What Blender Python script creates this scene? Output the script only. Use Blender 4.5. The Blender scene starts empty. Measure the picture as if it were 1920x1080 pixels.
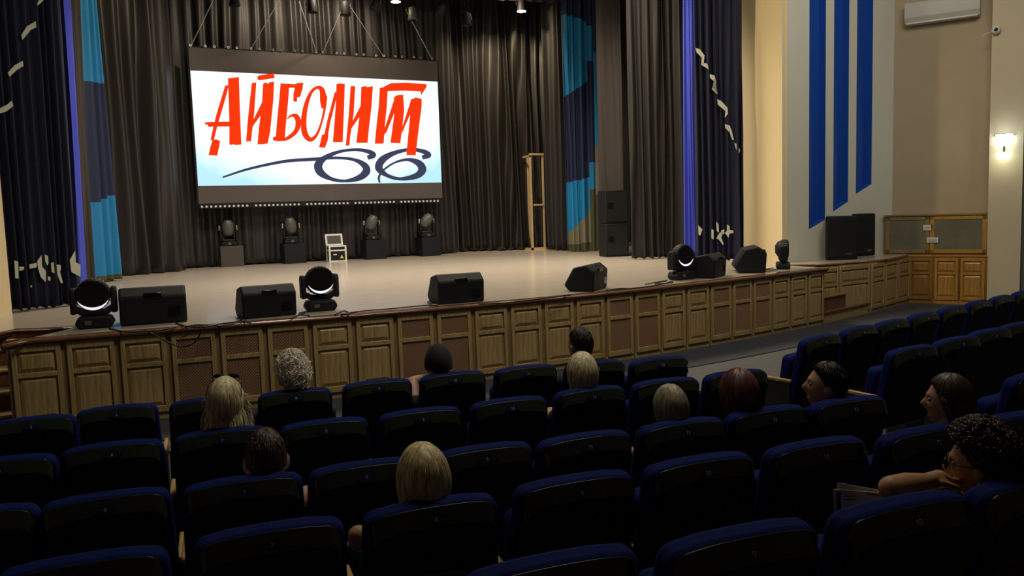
import bpy, bmesh, math, random
from mathutils import Vector, Matrix
D = bpy.data
col = bpy.context.scene.collection
sc = bpy.context.scene
random.seed(7)
R = math.radians

# ------------------------------------------------------------------ camera
F = 1540.0
CAM = Vector((0, 0, 2.28))
def cam_axes(yaw, pitch, roll):
    fwd = Vector((math.sin(yaw)*math.cos(pitch), math.cos(yaw)*math.cos(pitch), math.sin(pitch)))
    right = Vector((math.cos(yaw), -math.sin(yaw), 0)); up = right.cross(fwd)
    return right*math.cos(roll)+up*math.sin(roll), -right*math.sin(roll)+up*math.cos(roll), fwd
CR, CU, CW = cam_axes(R(27), R(-5.47), R(-1.82))
cd = D.cameras.new('camera'); cd.sensor_width = 36; cd.lens = 36*F/1920; cd.clip_end = 200; cd.clip_start = .05
cam = D.objects.new('camera', cd); col.objects.link(cam)
m3 = Matrix((CR, CU, -CW)).transposed()
cam.matrix_world = Matrix.Translation(CAM) @ m3.to_4x4()
sc.camera = cam
def ray(px, py): return CW + CR*((px-960)/F) + CU*((540-py)/F)
def Pz(px, py, z):
    d = ray(px, py); return CAM + d*((z-CAM.z)/d.z)
def Py(px, py, y):
    d = ray(px, py); return CAM + d*(y/d.y)
def Pl(px, py, p0, n):
    d = ray(px, py); n = Vector(n); return CAM + d*((Vector(p0)-CAM).dot(n)/d.dot(n))

# ------------------------------------------------------------------ colour management, world, lights
sc.view_settings.view_transform = 'Standard'; sc.view_settings.look = 'None'
sc.view_settings.exposure = 0.0; sc.view_settings.gamma = 1.0; sc.view_settings.use_curve_mapping = False
w = D.worlds.new('world'); sc.world = w; w.use_nodes = True
w.node_tree.nodes['Background'].inputs[0].default_value = (.5, .55, .7, 1)
w.node_tree.nodes['Background'].inputs[1].default_value = 0.004

def light(name, kind, loc, energy, color, target=None, size=.5, size_y=None, spot=None, blend=.5):
    l = D.lights.new(name, kind); l.energy = energy; l.color = color
    if kind == 'AREA':
        l.size = size
        if size_y: l.shape = 'RECTANGLE'; l.size_y = size_y
    else: l.shadow_soft_size = size
    if kind == 'AREA' and spot: l.spread = R(spot)
    if kind == 'SPOT': l.spot_size = R(spot); l.spot_blend = blend
    o = D.objects.new(name, l); col.objects.link(o); o.location = loc
    if target is not None:
        o.rotation_euler = (Vector(target)-Vector(loc)).to_track_quat('-Z', 'Y').to_euler()
    return o
WARM = (1.0, .80, .52)
# stage work lights hung in the grid
light('stage_light_a', 'AREA', (3.2, 15.5, 8.6), 370, (1, .86, .70), (4, 15.8, 0), 2.5, 1.5, spot=118)
light('stage_light_b', 'AREA', (9.0, 15.5, 8.6), 450, (1, .85, .64), (8.5, 15.6, 0), 2.5, 1.5, spot=118)
light('stage_light_c', 'SPOT', (9.6, 20.0, 8.3), 1100, (1, .78, .48), (11.5, 21.9, 5.8), .12, spot=95, blend=.8)
light('stage_light_d', 'SPOT', (5.8, 20.2, 8.35), 420, (1, .80, .55), (5.2, 22.3, 6.2), .12, spot=130, blend=.8)
light('stage_light_e', 'SPOT', (2.4, 16.5, 8.6), 420, (1, .80, .52), (1.2, 18.6, 6.5), .12, spot=80, blend=.8)
light('stage_light_f', 'SPOT', (6.6, 12.75, 8.6), 700, (1, .80, .50), (12.6, 12.9, 3.6), .08, spot=62, blend=.8)
light('stage_light_g', 'SPOT', (10.8, 14.9, 8.9), 500, (1, .84, .60), (11.9, 15.7, 6.6), .12, spot=90, blend=.9)
# dim house lights high over the hall
light('house_light_a', 'AREA', (4.2, 5.6, 8.7), 350, (1, .90, .68), (4.5, 9.4, 0), 4, 2)
light('house_light_b', 'AREA', (11.5, 7.2, 8.7), 230, (1, .89, .72), (14, 12, 2.0), 3, 2)

# ------------------------------------------------------------------ materials
MATS = {}
def mat(name, base, rough=.6, metal=0, sheen=0, spec=.5, emit=None, estr=1, bump=0, bscale=40, var=0, vscale=8, vstretch=(1,1,1), coat=0, alpha=None):
    m = D.materials.new(name); m.use_nodes = True; nt = m.node_tree; b = nt.nodes['Principled BSDF']
    b.inputs['Base Color'].default_value = (*base, 1); b.inputs['Roughness'].default_value = rough
    b.inputs['Metallic'].default_value = metal; b.inputs['Specular IOR Level'].default_value = spec
    if sheen: b.inputs['Sheen Weight'].default_value = sheen; b.inputs['Sheen Roughness'].default_value = .35; b.inputs['Sheen Tint'].default_value = (min(1,base[0]*4+.1), min(1,base[1]*4+.15), min(1,base[2]*5+.3), 1)
    if coat: b.inputs['Coat Weight'].default_value = coat; b.inputs['Coat Roughness'].default_value = .12
    if emit: b.inputs['Emission Color'].default_value = (*emit, 1); b.inputs['Emission Strength'].default_value = estr
    if bump or var:
        tc = nt.nodes.new('ShaderNodeTexCoord'); mp = nt.nodes.new('ShaderNodeMapping'); mp.inputs['Scale'].default_value = vstretch
        nt.links.new(tc.outputs['Object'], mp.inputs[0])
        nz = nt.nodes.new('ShaderNodeTexNoise'); nz.inputs['Scale'].default_value = vscale; nz.inputs['Detail'].default_value = 5
        nt.links.new(mp.outputs[0], nz.inputs['Vector'])
        if var:
            mx = nt.nodes.new('ShaderNodeMix'); mx.data_type = 'RGBA'
            mx.inputs[6].default_value = (*[c*(1-var) for c in base], 1); mx.inputs[7].default_value = (*[min(1, c*(1+var)) for c in base], 1)
            cr = nt.nodes.new('ShaderNodeMapRange'); cr.inputs[1].default_value = .3; cr.inputs[2].default_value = .7
            nt.links.new(nz.outputs[0], cr.inputs[0]); nt.links.new(cr.outputs[0], mx.inputs[0]); nt.links.new(mx.outputs[2], b.inputs['Base Color'])
        if bump:
            n2 = nt.nodes.new('ShaderNodeTexNoise'); n2.inputs['Scale'].default_value = bscale; n2.inputs['Detail'].default_value = 4
            nt.links.new(mp.outputs[0], n2.inputs['Vector'])
            bp = nt.nodes.new('ShaderNodeBump'); bp.inputs['Strength'].default_value = bump; bp.inputs['Distance'].default_value = .02
            nt.links.new(n2.outputs[0], bp.inputs['Height']); nt.links.new(bp.outputs[0], b.inputs['Normal'])
    MATS[name] = m
    return m
mat('oak', (.36, .255, .115), .42, var=.28, vscale=5, vstretch=(9, 9, .7), coat=.15)
mat('oak_dark', (.23, .155, .07), .45, var=.25, vscale=5, vstretch=(9, 9, .7))
mat('oak_orange', (.42, .22, .045), .4, var=.25, vscale=5, vstretch=(9, 9, .7), coat=.2)
mat('oak_orange_dark', (.26, .13, .03), .45, var=.2, vscale=5, vstretch=(9, 9, .7))
mat('lattice_wood', (.27, .16, .095), .5)
mat('lattice_back', (.04, .014, .012), .8)
mat('red_wood', (.15, .062, .03), .22, var=.2, vscale=6, vstretch=(1, 1, 6), coat=.4)
mat('riser_wood', (.12, .05, .022), .5, var=.2)
mat('wall_tan', (.39, .325, .23), .85, bump=.05, var=.04, vscale=1.2)
mat('wall_cream', (.58, .52, .385), .85, bump=.05, var=.04, vscale=1.2)
mat('wall_yellow', (.72, .60, .36), .85, bump=.05)
mat('wall_pale', (.66, .68, .62), .85, bump=.05)
mat('wall_blue_grey', (.17, .19, .22), .8)
mat('stripe_blue', (.006, .07, .42), .55)
mat('ceiling_dark', (.05, .05, .055), .9)
mat('hall_ceiling', (.4, .38, .33), .9)
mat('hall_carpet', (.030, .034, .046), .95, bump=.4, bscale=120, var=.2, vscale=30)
mat('hall_floor', (.075, .075, .078), .8, bump=.1, var=.12, vscale=6)
mat('black_cloth', (.016, .0145, .016), .72, sheen=0, bump=.15, bscale=9, vstretch=(1, 1, .25))
mat('black_satin', (.021, .0185, .0195), .5, bump=.25, bscale=5, vstretch=(1, 1, .4))
mat('brown_cloth', (.034, .027, .024), .8)
mat('navy_velvet', (.003, .006, .03), .85)
mat('royal_cloth', (.045, .065, .55), .55, sheen=.1)
mat('teal_cloth', (.005, .18, .42), .65)
mat('navy_cloth', (.006, .013, .055), .65)
mat('khaki_cloth', (.16, .145, .095), .7)
mat('olive_cloth', (.05, .055, .022), .75)
mat('ribbon', (.50, .52, .45), .6)
mat('black_plastic', (.008, .009, .012), .45)
mat('black_paint', (.008, .009, .013), .6, spec=.25, bump=.1, bscale=150)
mat('grey_plastic', (.09, .09, .085), .4)
mat('black_gloss', (.008, .008, .010), .12)
mat('box_brown', (.055, .045, .04), .6)
mat('cable', (.006, .006, .007), .5)
mat('chrome', (.55, .55, .55), .25, metal=1)
mat('white_plastic', (.65, .66, .64), .45)
mat('off_white', (.52, .53, .52), .6)
mat('paper', (.62, .66, .64), .7)
mat('ink', (.03, .03, .03), .7)
mat('pine', (.55, .40, .22), .55, var=.15, vscale=6, vstretch=(6, 6, .6))
mat('glass_dusty', (.16, .155, .12), .18, var=.15, vscale=2)
mat('screen_grey', (.10, .085, .085), .5, spec=.3)
mat('bar_dot', (.4, .4, .42), .3, emit=(.7, .7, .8), estr=.25)
mat('yellow_sign', (.6, .5, .05), .5)
mat('seat_velvet', (.002, .0105, .105), .85, sheen=0, spec=.12)
mat('seat_back', (.002, .0024, .0075), .7, spec=.25)
mat('seat_vinyl', (.022, .027, .019), .2, bump=.05, bscale=60)
mat('seat_plaque', (.008, .012, .06), .3)
mat('seat_numeral', (.42, .45, .52), .4)
mat('seat_metal', (.02, .02, .024), .5)
mat('arm_wood', (.50, .34, .13), .5, var=.2, vscale=20)
mat('lamp_warm', (1, .8, .5), .5, emit=(1, .78, .42), estr=30)
mat('lamp_cool', (.9, .95, 1), .5, emit=(.92, 1, .95), estr=6)
mat('lamp_sconce_low', (.9, .95, .8), .5, emit=(1, 1, .72), estr=4)
mat('led_crescent', (.9, .9, 1), .4, emit=(.86, .84, 1), estr=.9)
mat('led_dim', (.3, .3, .5), .3, emit=(.6, .62, 1), estr=.8)
mat('skin', (.50, .29, .21), .55)
mat('skin_tan', (.46, .25, .12), .55)
mat('eye_white', (.22, .2, .19), .2)
def fade_floor(name, c1, c2):
    m = D.materials.new(name); m.use_nodes = True; nt = m.node_tree; b = nt.nodes['Principled BSDF']
    tc = nt.nodes.new('ShaderNodeTexCoord'); mp = nt.nodes.new('ShaderNodeMapping'); mp.inputs['Scale'].default_value = (1.2, 14, 1)
    nz = nt.nodes.new('ShaderNodeTexNoise'); nz.inputs['Scale'].default_value = 2.0; nz.inputs['Detail'].default_value = 6
    mx = nt.nodes.new('ShaderNodeMix'); mx.data_type = 'RGBA'; mx.inputs[6].default_value = (*c1, 1); mx.inputs[7].default_value = (*c2, 1)
    nt.links.new(tc.outputs['Object'], mp.inputs[0]); nt.links.new(mp.outputs[0], nz.inputs['Vector'])
    mr = nt.nodes.new('ShaderNodeMapRange'); mr.inputs[1].default_value = .35; mr.inputs[2].default_value = .65
    nt.links.new(nz.outputs[0], mr.inputs[0]); nt.links.new(mr.outputs[0], mx.inputs[0]); nt.links.new(mx.outputs[2], b.inputs['Base Color'])
    b.inputs['Roughness'].default_value = .2; b.inputs['Specular IOR Level'].default_value = .5
    bp = nt.nodes.new('ShaderNodeBump'); bp.inputs['Strength'].default_value = .015; nt.links.new(nz.outputs[0], bp.inputs['Height']); nt.links.new(bp.outputs[0], b.inputs['Normal'])
    MATS[name] = m
fade_floor('stage_floor', (.39, .345, .285), (.475, .425, .355))

# the projected picture: white with a pale blue fade towards the lower corners (a lit screen)
def picture_mat(c, hw, hh):
    m = D.materials.new('picture'); m.use_nodes = True; nt = m.node_tree; nt.nodes.clear()
    out = nt.nodes.new('ShaderNodeOutputMaterial'); em = nt.nodes.new('ShaderNodeEmission'); em.inputs[1].default_value = 1.5
    tc = nt.nodes.new('ShaderNodeTexCoord'); sx = nt.nodes.new('ShaderNodeSeparateXYZ'); nt.links.new(tc.outputs['Object'], sx.inputs[0])
    def M(op, a, b=None):
        n = nt.nodes.new('ShaderNodeMath'); n.operation = op
        for i, v in enumerate((a, b)):
            if v is None: continue
            if isinstance(v, (int, float)): n.inputs[i].default_value = v
            else: nt.links.new(v, n.inputs[i])
        return n.outputs[0]
    x = M('DIVIDE', M('SUBTRACT', sx.outputs[0], c.x), hw); z = M('DIVIDE', M('SUBTRACT', sx.outputs[2], c.z), hh)
    ax = M('ABSOLUTE', x)
    low = M('MAXIMUM', M('MULTIPLY', z, -1.0), 0)
    v = M('ADD', M('MULTIPLY', M('POWER', ax, 5.0), .45), M('MULTIPLY', M('POWER', low, 1.8), M('ADD', M('MULTIPLY', ax, .9), .35)))
    nz = nt.nodes.new('ShaderNodeTexNoise'); nz.inputs['Scale'].default_value = 1.3; nt.links.new(tc.outputs['Object'], nz.inputs['Vector'])
    v = M('MULTIPLY', v, M('ADD', nz.outputs[0], .5))
    mx = nt.nodes.new('ShaderNodeMix'); mx.data_type = 'RGBA'; mx.clamp_factor = True
    mx.inputs[6].default_value = (.86, .88, 1, 1); mx.inputs[7].default_value = (.36, .60, .70, 1)
    nt.links.new(v, mx.inputs[0]); nt.links.new(mx.outputs[2], em.inputs[0]); nt.links.new(em.outputs[0], out.inputs[0])
    MATS['picture'] = m
def emis(name, c, s=1):
    m = D.materials.new(name); m.use_nodes = True; nt = m.node_tree; nt.nodes.clear()
    out = nt.nodes.new('ShaderNodeOutputMaterial'); em = nt.nodes.new('ShaderNodeEmission'); em.inputs[0].default_value = (*c, 1); em.inputs[1].default_value = s
    nt.links.new(em.outputs[0], out.inputs[0]); MATS[name] = m
emis('title_red', (1.0, .043, .004), .98); emis('title_grey', (.05, .055, .10), 1)

# ------------------------------------------------------------------ mesh helpers
class MB:
    def __init__(s): s.v = []; s.f = []; s.m = []; s.cur = 0
    def add(s, vs, fs, M=None):
        n = len(s.v)
        for p in vs: s.v.append(tuple(M @ Vector(p)) if M else tuple(p))
        for f in fs: s.f.append(tuple(i+n for i in f)); s.m.append(s.cur)
        return s
    def box(s, x0, x1, y0, y1, z0, z1, M=None):
        vs = [(x0,y0,z0),(x1,y0,z0),(x1,y1,z0),(x0,y1,z0),(x0,y0,z1),(x1,y0,z1),(x1,y1,z1),(x0,y1,z1)]
        return s.add(vs, [(3,2,1,0),(4,5,6,7),(0,1,5,4),(1,2,6,5),(2,3,7,6),(3,0,4,7)], M)
    def prism(s, poly, d0, d1, axis='y', M=None):
        n = len(poly)
        def mk(a, b, d): return (a, d, b) if axis == 'y' else ((d, a, b) if axis == 'x' else (a, b, d))
        vs = [mk(a, b, d0) for a, b in poly]+[mk(a, b, d1) for a, b in poly]
        fs = [tuple(range(n)), tuple(range(2*n-1, n-1, -1))]+[(i, i+n, (i+1) % n+n, (i+1) % n) for i in range(n)]
        return s.add(vs, fs, M)
    def tube(s, pts, r, n=8, M=None, closed=False):
        pts = [Vector(p) for p in pts]; k = len(pts); base = len(s.v); up = Vector((0, 0, 1))
        rs = r if isinstance(r, (list, tuple)) else [r]*k
        prev = None
        for i, p in enumerate(pts):
            a = pts[max(0, i-1)]; b = pts[min(k-1, i+1)]; t = (b-a)
            t = t.normalized() if t.length > 1e-9 else Vector((0, 0, 1))
            if prev is None: prev = t.cross(up if abs(t.z) < .9 else Vector((1, 0, 0))).normalized()
            u = (prev-t*prev.dot(t)); u = u.normalized() if u.length > 1e-6 else t.orthogonal().normalized(); prev = u; v = t.cross(u)
            for j in range(n):
                q = p+(u*math.cos(2*math.pi*j/n)+v*math.sin(2*math.pi*j/n))*rs[i]
                s.v.append(tuple(M @ q) if M else tuple(q))
        for i in range(k-1):
            for j in range(n):
                a = base+i*n+j; b = base+i*n+(j+1) % n; s.f.append((a, b, b+n, a+n)); s.m.append(s.cur)
        s.f.append(tuple(base+j for j in range(n-1, -1, -1))); s.m.append(s.cur)
        s.f.append(tuple(base+(k-1)*n+j for j in range(n))); s.m.append(s.cur)
        return s
    def lathe(s, prof, n=24, M=None):   # prof: (r,z), axis z
        base = len(s.v)
        for r, z in prof:
            for j in range(n):
                q = Vector((r*math.cos(2*math.pi*j/n), r*math.sin(2*math.pi*j/n), z)); s.v.append(tuple(M @ q) if M else tuple(q))
        for i in range(len(prof)-1):
            for j in range(n):
                a = base+i*n+j; b = base+i*n+(j+1) % n; s.f.append((a, b, b+n, a+n)); s.m.append(s.cur)
        s.f.append(tuple(base+j for j in range(n-1, -1, -1))); s.m.append(s.cur)
        s.f.append(tuple(base+(len(prof)-1)*n+j for j in range(n))); s.m.append(s.cur)
        return s
    def slot(s, i): s.cur = i; return s
    def build(s, name, m, parent=None, smooth=False, bevel=0, seg=2, solid=0, autosm=False):
        me = D.meshes.new(name); me.from_pydata(s.v, [], s.f)
        for mm in (m if isinstance(m, (list, tuple)) else [m]): me.materials.append(MATS[mm])
        for p, i in zip(me.polygons, s.m): p.material_index = i
        bm = bmesh.new(); bm.from_mesh(me); bmesh.ops.recalc_face_normals(bm, faces=bm.faces); bm.to_mesh(me); bm.free()
        if smooth: me.shade_smooth()
        o = D.objects.new(name, me); col.objects.link(o)
        if parent: o.parent = parent
        if solid: md = o.modifiers.new('s', 'SOLIDIFY'); md.thickness = solid; md.offset = 0
        if bevel:
            md = o.modifiers.new('b', 'BEVEL'); md.width = bevel; md.segments = seg; md.limit_method = 'ANGLE'; md.angle_limit = R(35)
            me.shade_smooth(); 
            try: me.set_sharp_from_angle(angle=R(45))
            except Exception: pass
            md.harden_normals = False
        return o
def tag(o, label=None, cat=None, group=None, kind=None):
    if label: o['label'] = label
    if cat: o['category'] = cat
    if group: o['group'] = group
    if kind: o['kind'] = kind
    return o
def empty(name, loc, rz=0, label=None, cat=None, group=None):
    o = D.objects.new(name, None); col.objects.link(o); o.location = loc; o.rotation_euler = (0, 0, rz); o.empty_display_size = .2
    return tag(o, label, cat, group)
def struct(o): o['kind'] = 'structure'; return o
KIDS = {}
def copy_tree(o, parent=None):
    c = o.copy(); col.objects.link(c); c.parent = parent
    for ch in [x for x in D.objects if x.parent == o and x is not c]: copy_tree(ch, c)
    return c
def LM(loc, rz=0, rx=0, ry=0): return Matrix.Translation(loc) @ Matrix.Rotation(rz, 4, 'Z') @ Matrix.Rotation(ry, 4, 'Y') @ Matrix.Rotation(rx, 4, 'X')
def wall_quad(name, a, b, z0, z1, m, thick=.12):
    """vertical wall slab from a to b, visible face on the line, thickness away from the camera"""
    a = Vector((a[0], a[1], 0)); b = Vector((b[0], b[1], 0)); t = (b-a).normalized(); n = Vector((-t.y, t.x, 0))
    if n.dot(a+b) < 0: n = -n
    q = [a, b, b+n*thick, a+n*thick]
    mb = MB().prism([(p.x, p.y) for p in q], z0, z1, 'z')
    return struct(mb.build(name, m))
ZS = 1.05
def text_mesh(s, size, name, m, parent, M, ext=.001):
    c = D.curves.new(name, 'FONT'); c.body = s; c.size = size; c.extrude = ext; c.align_x = 'CENTER'; c.align_y = 'CENTER'
    t = D.objects.new(name, c); col.objects.link(t); dg = bpy.context.evaluated_depsgraph_get(); dg.update()
    me = D.meshes.new_from_object(t.evaluated_get(dg)); D.objects.remove(t); me.name = name
    me.transform(M); me.materials.clear(); me.materials.append(MATS[m])
    o = D.objects.new(name, me); col.objects.link(o); o.parent = parent
    return o

# ------------------------------------------------------------------ setting: hall floor
RAMP = [(-9, 1.75), (-4, 1.2), (0, .65), (1.85, .37), (2.65, .26), (3.45, .18), (4.45, .13), (5.5, .11), (7, 0), (8.9, 0)]
def fz(y):
    for (y0, z0), (y1, z1) in zip(RAMP, RAMP[1:]):
        if y <= y1: return z0+(z1-z0)*(y-y0)/(y1-y0)
    return 0
mb = MB()
vs = []; X0, X1 = -7, 22
for y, z in RAMP: vs += [(X0, y, z), (X1, y, z)]
vs += [(X0, 23.5, 0), (X1, 23.5, 0)]
n = len(vs)//2
fs = [(2*i, 2*i+1, 2*i+3, 2*i+2) for i in range(n-1)]
mb.add(vs, fs)
mb.add([(x, y, -.15) for x, y, z in vs], [tuple(reversed(f)) for f in fs])
struct(mb.build('floor', 'hall_floor'))
# dark carpet runner along the foot of the stage
FR = [(-.88, 10.26), (.16, 10.19), (1.72, 10.05), (3.34, 9.94), (4.95, 9.895), (6.54, 9.95), (8.12, 10.09), (9.71, 10.32), (11.83, 10.715)]
def catmull(P, n=12):
    P = [Vector((*p, 0)) if len(p) == 2 else Vector(p) for p in P]; Q = [P[0]*2-P[1]]+P+[P[-1]*2-P[-2]]; out = []
    for i in range(1, len(Q)-2):
        for k in range(n):
            t = k/n; a, b, c, d = Q[i-1:i+3]
            out.append(.5*((2*b)+(c-a)*t+(2*a-5*b+4*c-d)*t*t+(3*b-a-3*c+d)*t**3))
    out.append(P[-1]); return out
FRC = catmull(FR)
def arc(P):
    L = [0]
    for a, b in zip(P, P[1:]): L.append(L[-1]+(b-a).length)
    return L
def at_len(P, L, s):
    for i in range(len(L)-1):
        if s <= L[i+1]+1e-9: return P[i].lerp(P[i+1], (s-L[i])/(L[i+1]-L[i]))
    return P[-1]
FL = arc(FRC)
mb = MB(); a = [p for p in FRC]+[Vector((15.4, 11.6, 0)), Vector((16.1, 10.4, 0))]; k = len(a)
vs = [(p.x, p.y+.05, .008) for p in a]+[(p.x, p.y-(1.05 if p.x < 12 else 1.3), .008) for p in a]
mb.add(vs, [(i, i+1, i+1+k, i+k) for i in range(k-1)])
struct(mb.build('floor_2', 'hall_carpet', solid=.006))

# ------------------------------------------------------------------ setting: walls
# right side: reveal, striped wall, tan wall, pilaster
A = Pz(1467, 492, ZS); A = Vector((12.16, 12.06, 0))
def az_pt(px, y=None, line=None):
    d = ray(px, 450)
    if y is not None: return Vector((d.x/d.y*y, y, 0))
    (p, q) = line; p = Vector(p); q = Vector(q); t = q-p   # intersect horizontal ray with the line
    den = d.x*t.y-d.y*t.x; s = (p.x*t.y-p.y*t.x)/den
    return Vector((d.x*s, d.y*s, 0))
pA = az_pt(1467, 12.08)
ROOM_Z = 9.0
wall_quad('wall_reveal_right', (pA.x+.005, pA.y+.01), (12.95, 14.6), ZS, ROOM_Z, 'wall_yellow', .1)
corner = Vector((15.59, 11.80, 0)); cabend = Vector((16.32, 10.55, 0)); cdir = (cabend-corner).normalized(); cn = Vector((cdir.y, -cdir.x, 0))  # cn points away from room (right/back)
if cn.x < 0: cn = -cn
wl0 = corner+cn*.42                         # tan wall line, behind the cabinets
tanL = az_pt(1672, line=(wl0-cdir*3, wl0+cdir*3)); 
wdir = (tanL-pA).normalized(); wnrm = Vector((wdir.y, -wdir.x, 0))
if wnrm.y > 0: wnrm = -wnrm
WL = (tanL-pA).length
def wcoord(px, py, off=0):
    q = Pl(px, py, pA+wnrm*off, wnrm); return ((q-pA).dot(wdir), q.z)
NI = []
for (x0, y0), (xm), (x1, y1) in (((1516.5, 430), 1533, (1547, 412)), ((1562, 397), 1578, (1590, 378)), ((1604.5, 364), 1622, (1634, 345))):
    a = wcoord(x0, y0); b = wcoord(x1, y1)
    q = pA+wdir*b[0]; d = ray(xm, 450); d = Vector((d.x, d.y, 0)); t = -wnrm      # depth where the jamb's back edge shows at xm
    den = d.x*t.y-d.y*t.x; dep = (q.x*d.y-q.y*d.x)/(t.y*d.x-t.x*d.y)*-1
    dep = abs(dep); NI.append((a, b, dep))
WM = Matrix.Translation(pA) @ Matrix(((wdir.x, -wnrm.x, 0, 0), (wdir.y, -wnrm.y, 0, 0), (0, 0, 1, 0), (0, 0, 0, 1)))
DEP = sum(n_[2] for n_ in NI)/3
mb = MB(); xprev = 0
for a, b, dep in NI:
    mb.prism([(xprev, 0), (a[0], 0), (a[0], DEP+.02), (xprev+(.22 if xprev == 0 else 0), DEP+.02)], ZS, ROOM_Z, 'z', WM); mb.prism([(a[0], ZS), (b[0], ZS), (b[0], b[1]), (a[0], a[1])], 0, DEP+.02, 'y', WM); xprev = b[0]
mb.box(xprev, WL, 0, DEP+.02, ZS, ROOM_Z, WM); mb.box(.25, WL, DEP+.02, DEP+.15, ZS, ROOM_Z, WM)
struct(mb.build('wall_striped', 'wall_pale'))

pilL = az_pt(1851, line=(wl0-cdir*3, wl0+cdir*8))
wall_quad('wall_tan', (tanL.x, tanL.y), (pilL.x+cdir.x*.4, pilL.y+cdir.y*.4), 0, ROOM_Z, 'wall_tan', .3)
# pilaster block beside it, flush with the cabinets
p0 = az_pt(1851, line=(corner-cdir*3, corner+cdir*8)); p1 = az_pt(1914, line=(corner-cdir*3, corner+cdir*12))
mb = MB().prism([(p0.x, p0.y), (p1.x, p1.y), (p1.x+cn.x*.75, p1.y+cn.y*.75), (p0.x+cn.x*.75, p0.y+cn.y*.75)], 0, ROOM_Z, 'z')
struct(mb.build('wall_pilaster', 'wall_cream'))
wr = p1+cn*.3
wall_quad('wall_right', (wr.x, wr.y), (wr.x+cdir.x*6, wr.y+cdir.y*6), 0, ROOM_Z, 'wall_blue_grey', .3)
e = wr+cdir*6
wall_quad('wall_right_rear', (e.x, e.y), (e.x+.5, -9), 0, ROOM_Z, 'wall_cream', .3)
# left proscenium
pL = Pz(9, 602, ZS)
wall_quad('wall_reveal_left', (pL.x+.02, pL.y+.9), (pL.x-.45, pL.y-.5), 0, ROOM_Z, 'wall_yellow', .3)
wall_quad('wall_left_front', (pL.x-.45, pL.y-.5), (-7, pL.y-.5), 0, ROOM_Z, 'wall_cream', .3)
struct(MB().box(-7.2, -7, -9, 12, 0, ROOM_Z).build('wall_left', 'wall_cream'))
struct(MB().box(-7.2, 22, -9.3, -9, 0, ROOM_Z).build('wall_rear', 'wall_cream'))
# stage house
struct(MB().box(-4, 18, 22.9, 23.1, 0, 10).build('wall_stage_back', 'ceiling_dark'))
struct(MB().box(-4.2, -4, 12, 23, 0, 10).build('wall_stage_left', 'ceiling_dark'))
struct(MB().box(18, 18.2, 12.5, 23, 0, 10).build('wall_stage_right', 'ceiling_dark'))
mb = MB().box(-4.2, 18.2, 12.3, 23.1, 9.9, 10); struct(mb.build('ceiling_stage', 'ceiling_dark'))
mb = MB().box(-7.2, 22, -9.3, 12.3, ROOM_Z, ROOM_Z+.1); struct(mb.build('ceiling', 'hall_ceiling'))
struct(MB().box(-4.2, 18.2, 12.2, 12.3, 8.4, 9.95).build('wall_proscenium_top', 'wall_cream'))

# ------------------------------------------------------------------ stage
stage = empty('stage', (5.7, 15, 0), 0, 'wide raised theatre stage with pale floor and panelled oak front', 'stage')
SI = Matrix.Translation((-5.7, -15, 0))
J0 = Pz(152, 612, ZS); L1 = Pz(28, 616, ZS); L2 = Pz(0, 622, ZS)
A0 = Pz(4, 646, ZS); A1 = Pz(1553, 502, ZS); J1 = Pz(1455, 497, ZS)
side = [Pz(px, py, ZS) for px, py in ((1500, 495), (1550, 494), (1590, 491), (1630, 488), (1662, 484.5))]
side = catmull([(p.x, p.y, 0) for p in side]+[(corner.x-.25, corner.y-.1, 0)], 5)
def off(P, d):
    out = []
    for i, p in enumerate(P):
        t = (P[min(i+1, len(P)-1)]-P[max(i-1, 0)]).normalized(); out.append(p+Vector((t.y, -t.x, 0))*d)
    return out
nose = off(FRC, .06)
poly = [(A0.x, A0.y)]+[(p.x, p.y) for p in nose if p.x > A0.x+.1 and p.x < A1.x-.1]+[(A1.x, A1.y), (J1.x, J1.y)]+[(p.x, p.y) for p in side]+[(corner.x+.2, corner.y+.1), (16.6, 12.8), (17.9, 12.9), (17.9, 22.8), (-3.9, 22.8), (-3.9, 12.0), (pL.x-.6, pL.y-.55), (L2.x-.3, L2.y), (L2.x, L2.y), (L1.x, L1.y), (J0.x, J0.y)]
MB().prism(poly, ZS-.05, ZS, 'z', SI).build('stage_floor', 'stage_floor', stage)
# moulded nosing round the edge
def nosing(P, name='nosing', r=.025, parent=stage, m='red_wood'):
    mb = MB(); t = [Vector((p[0], p[1], ZS-.028)) for p in P]; mb.tube(t, r, 8, SI if parent is stage else None)
    t2 = [Vector((p[0], p[1]+.03, ZS-.062)) for p in P]; mb.tube(t2, r*.7, 8, SI if parent is stage else None)
    return mb.build(name, m, parent, smooth=True)
nosing([(A0.x, A0.y)]+[(p.x, p.y) for p in nose if p.x > A0.x+.1 and p.x < A1.x-.1]+[(A1.x, A1.y)])
# flat red border board just behind the nosing
def strip(P0, P1, z, m, name, th=.004):
    k = len(P0); vs = [(p.x, p.y, z) for p in P0]+[(p.x, p.y, z) for p in P1]
    return MB().add(vs, [(i, i+1, i+1+k, i+k) for i in range(k-1)], SI).build(name, m, stage, solid=th)
strip(off(FRC, .05), off(FRC, -.05), ZS+.003, 'red_wood', 'edge_board')
nosing([(A1.x, A1.y), (J1.x, J1.y)], r=.02); nosing([(A0.x, A0.y), (J0.x, J0.y)], r=.02)
nosing([(J1.x, J1.y)]+[(p.x, p.y) for p in side]+[(corner.x-.05, corner.y)])
nosing([(J0.x, J0.y), (L1.x, L1.y), (L2.x, L2.y), (L2.x-.3, L2.y)], r=.022)
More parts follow.
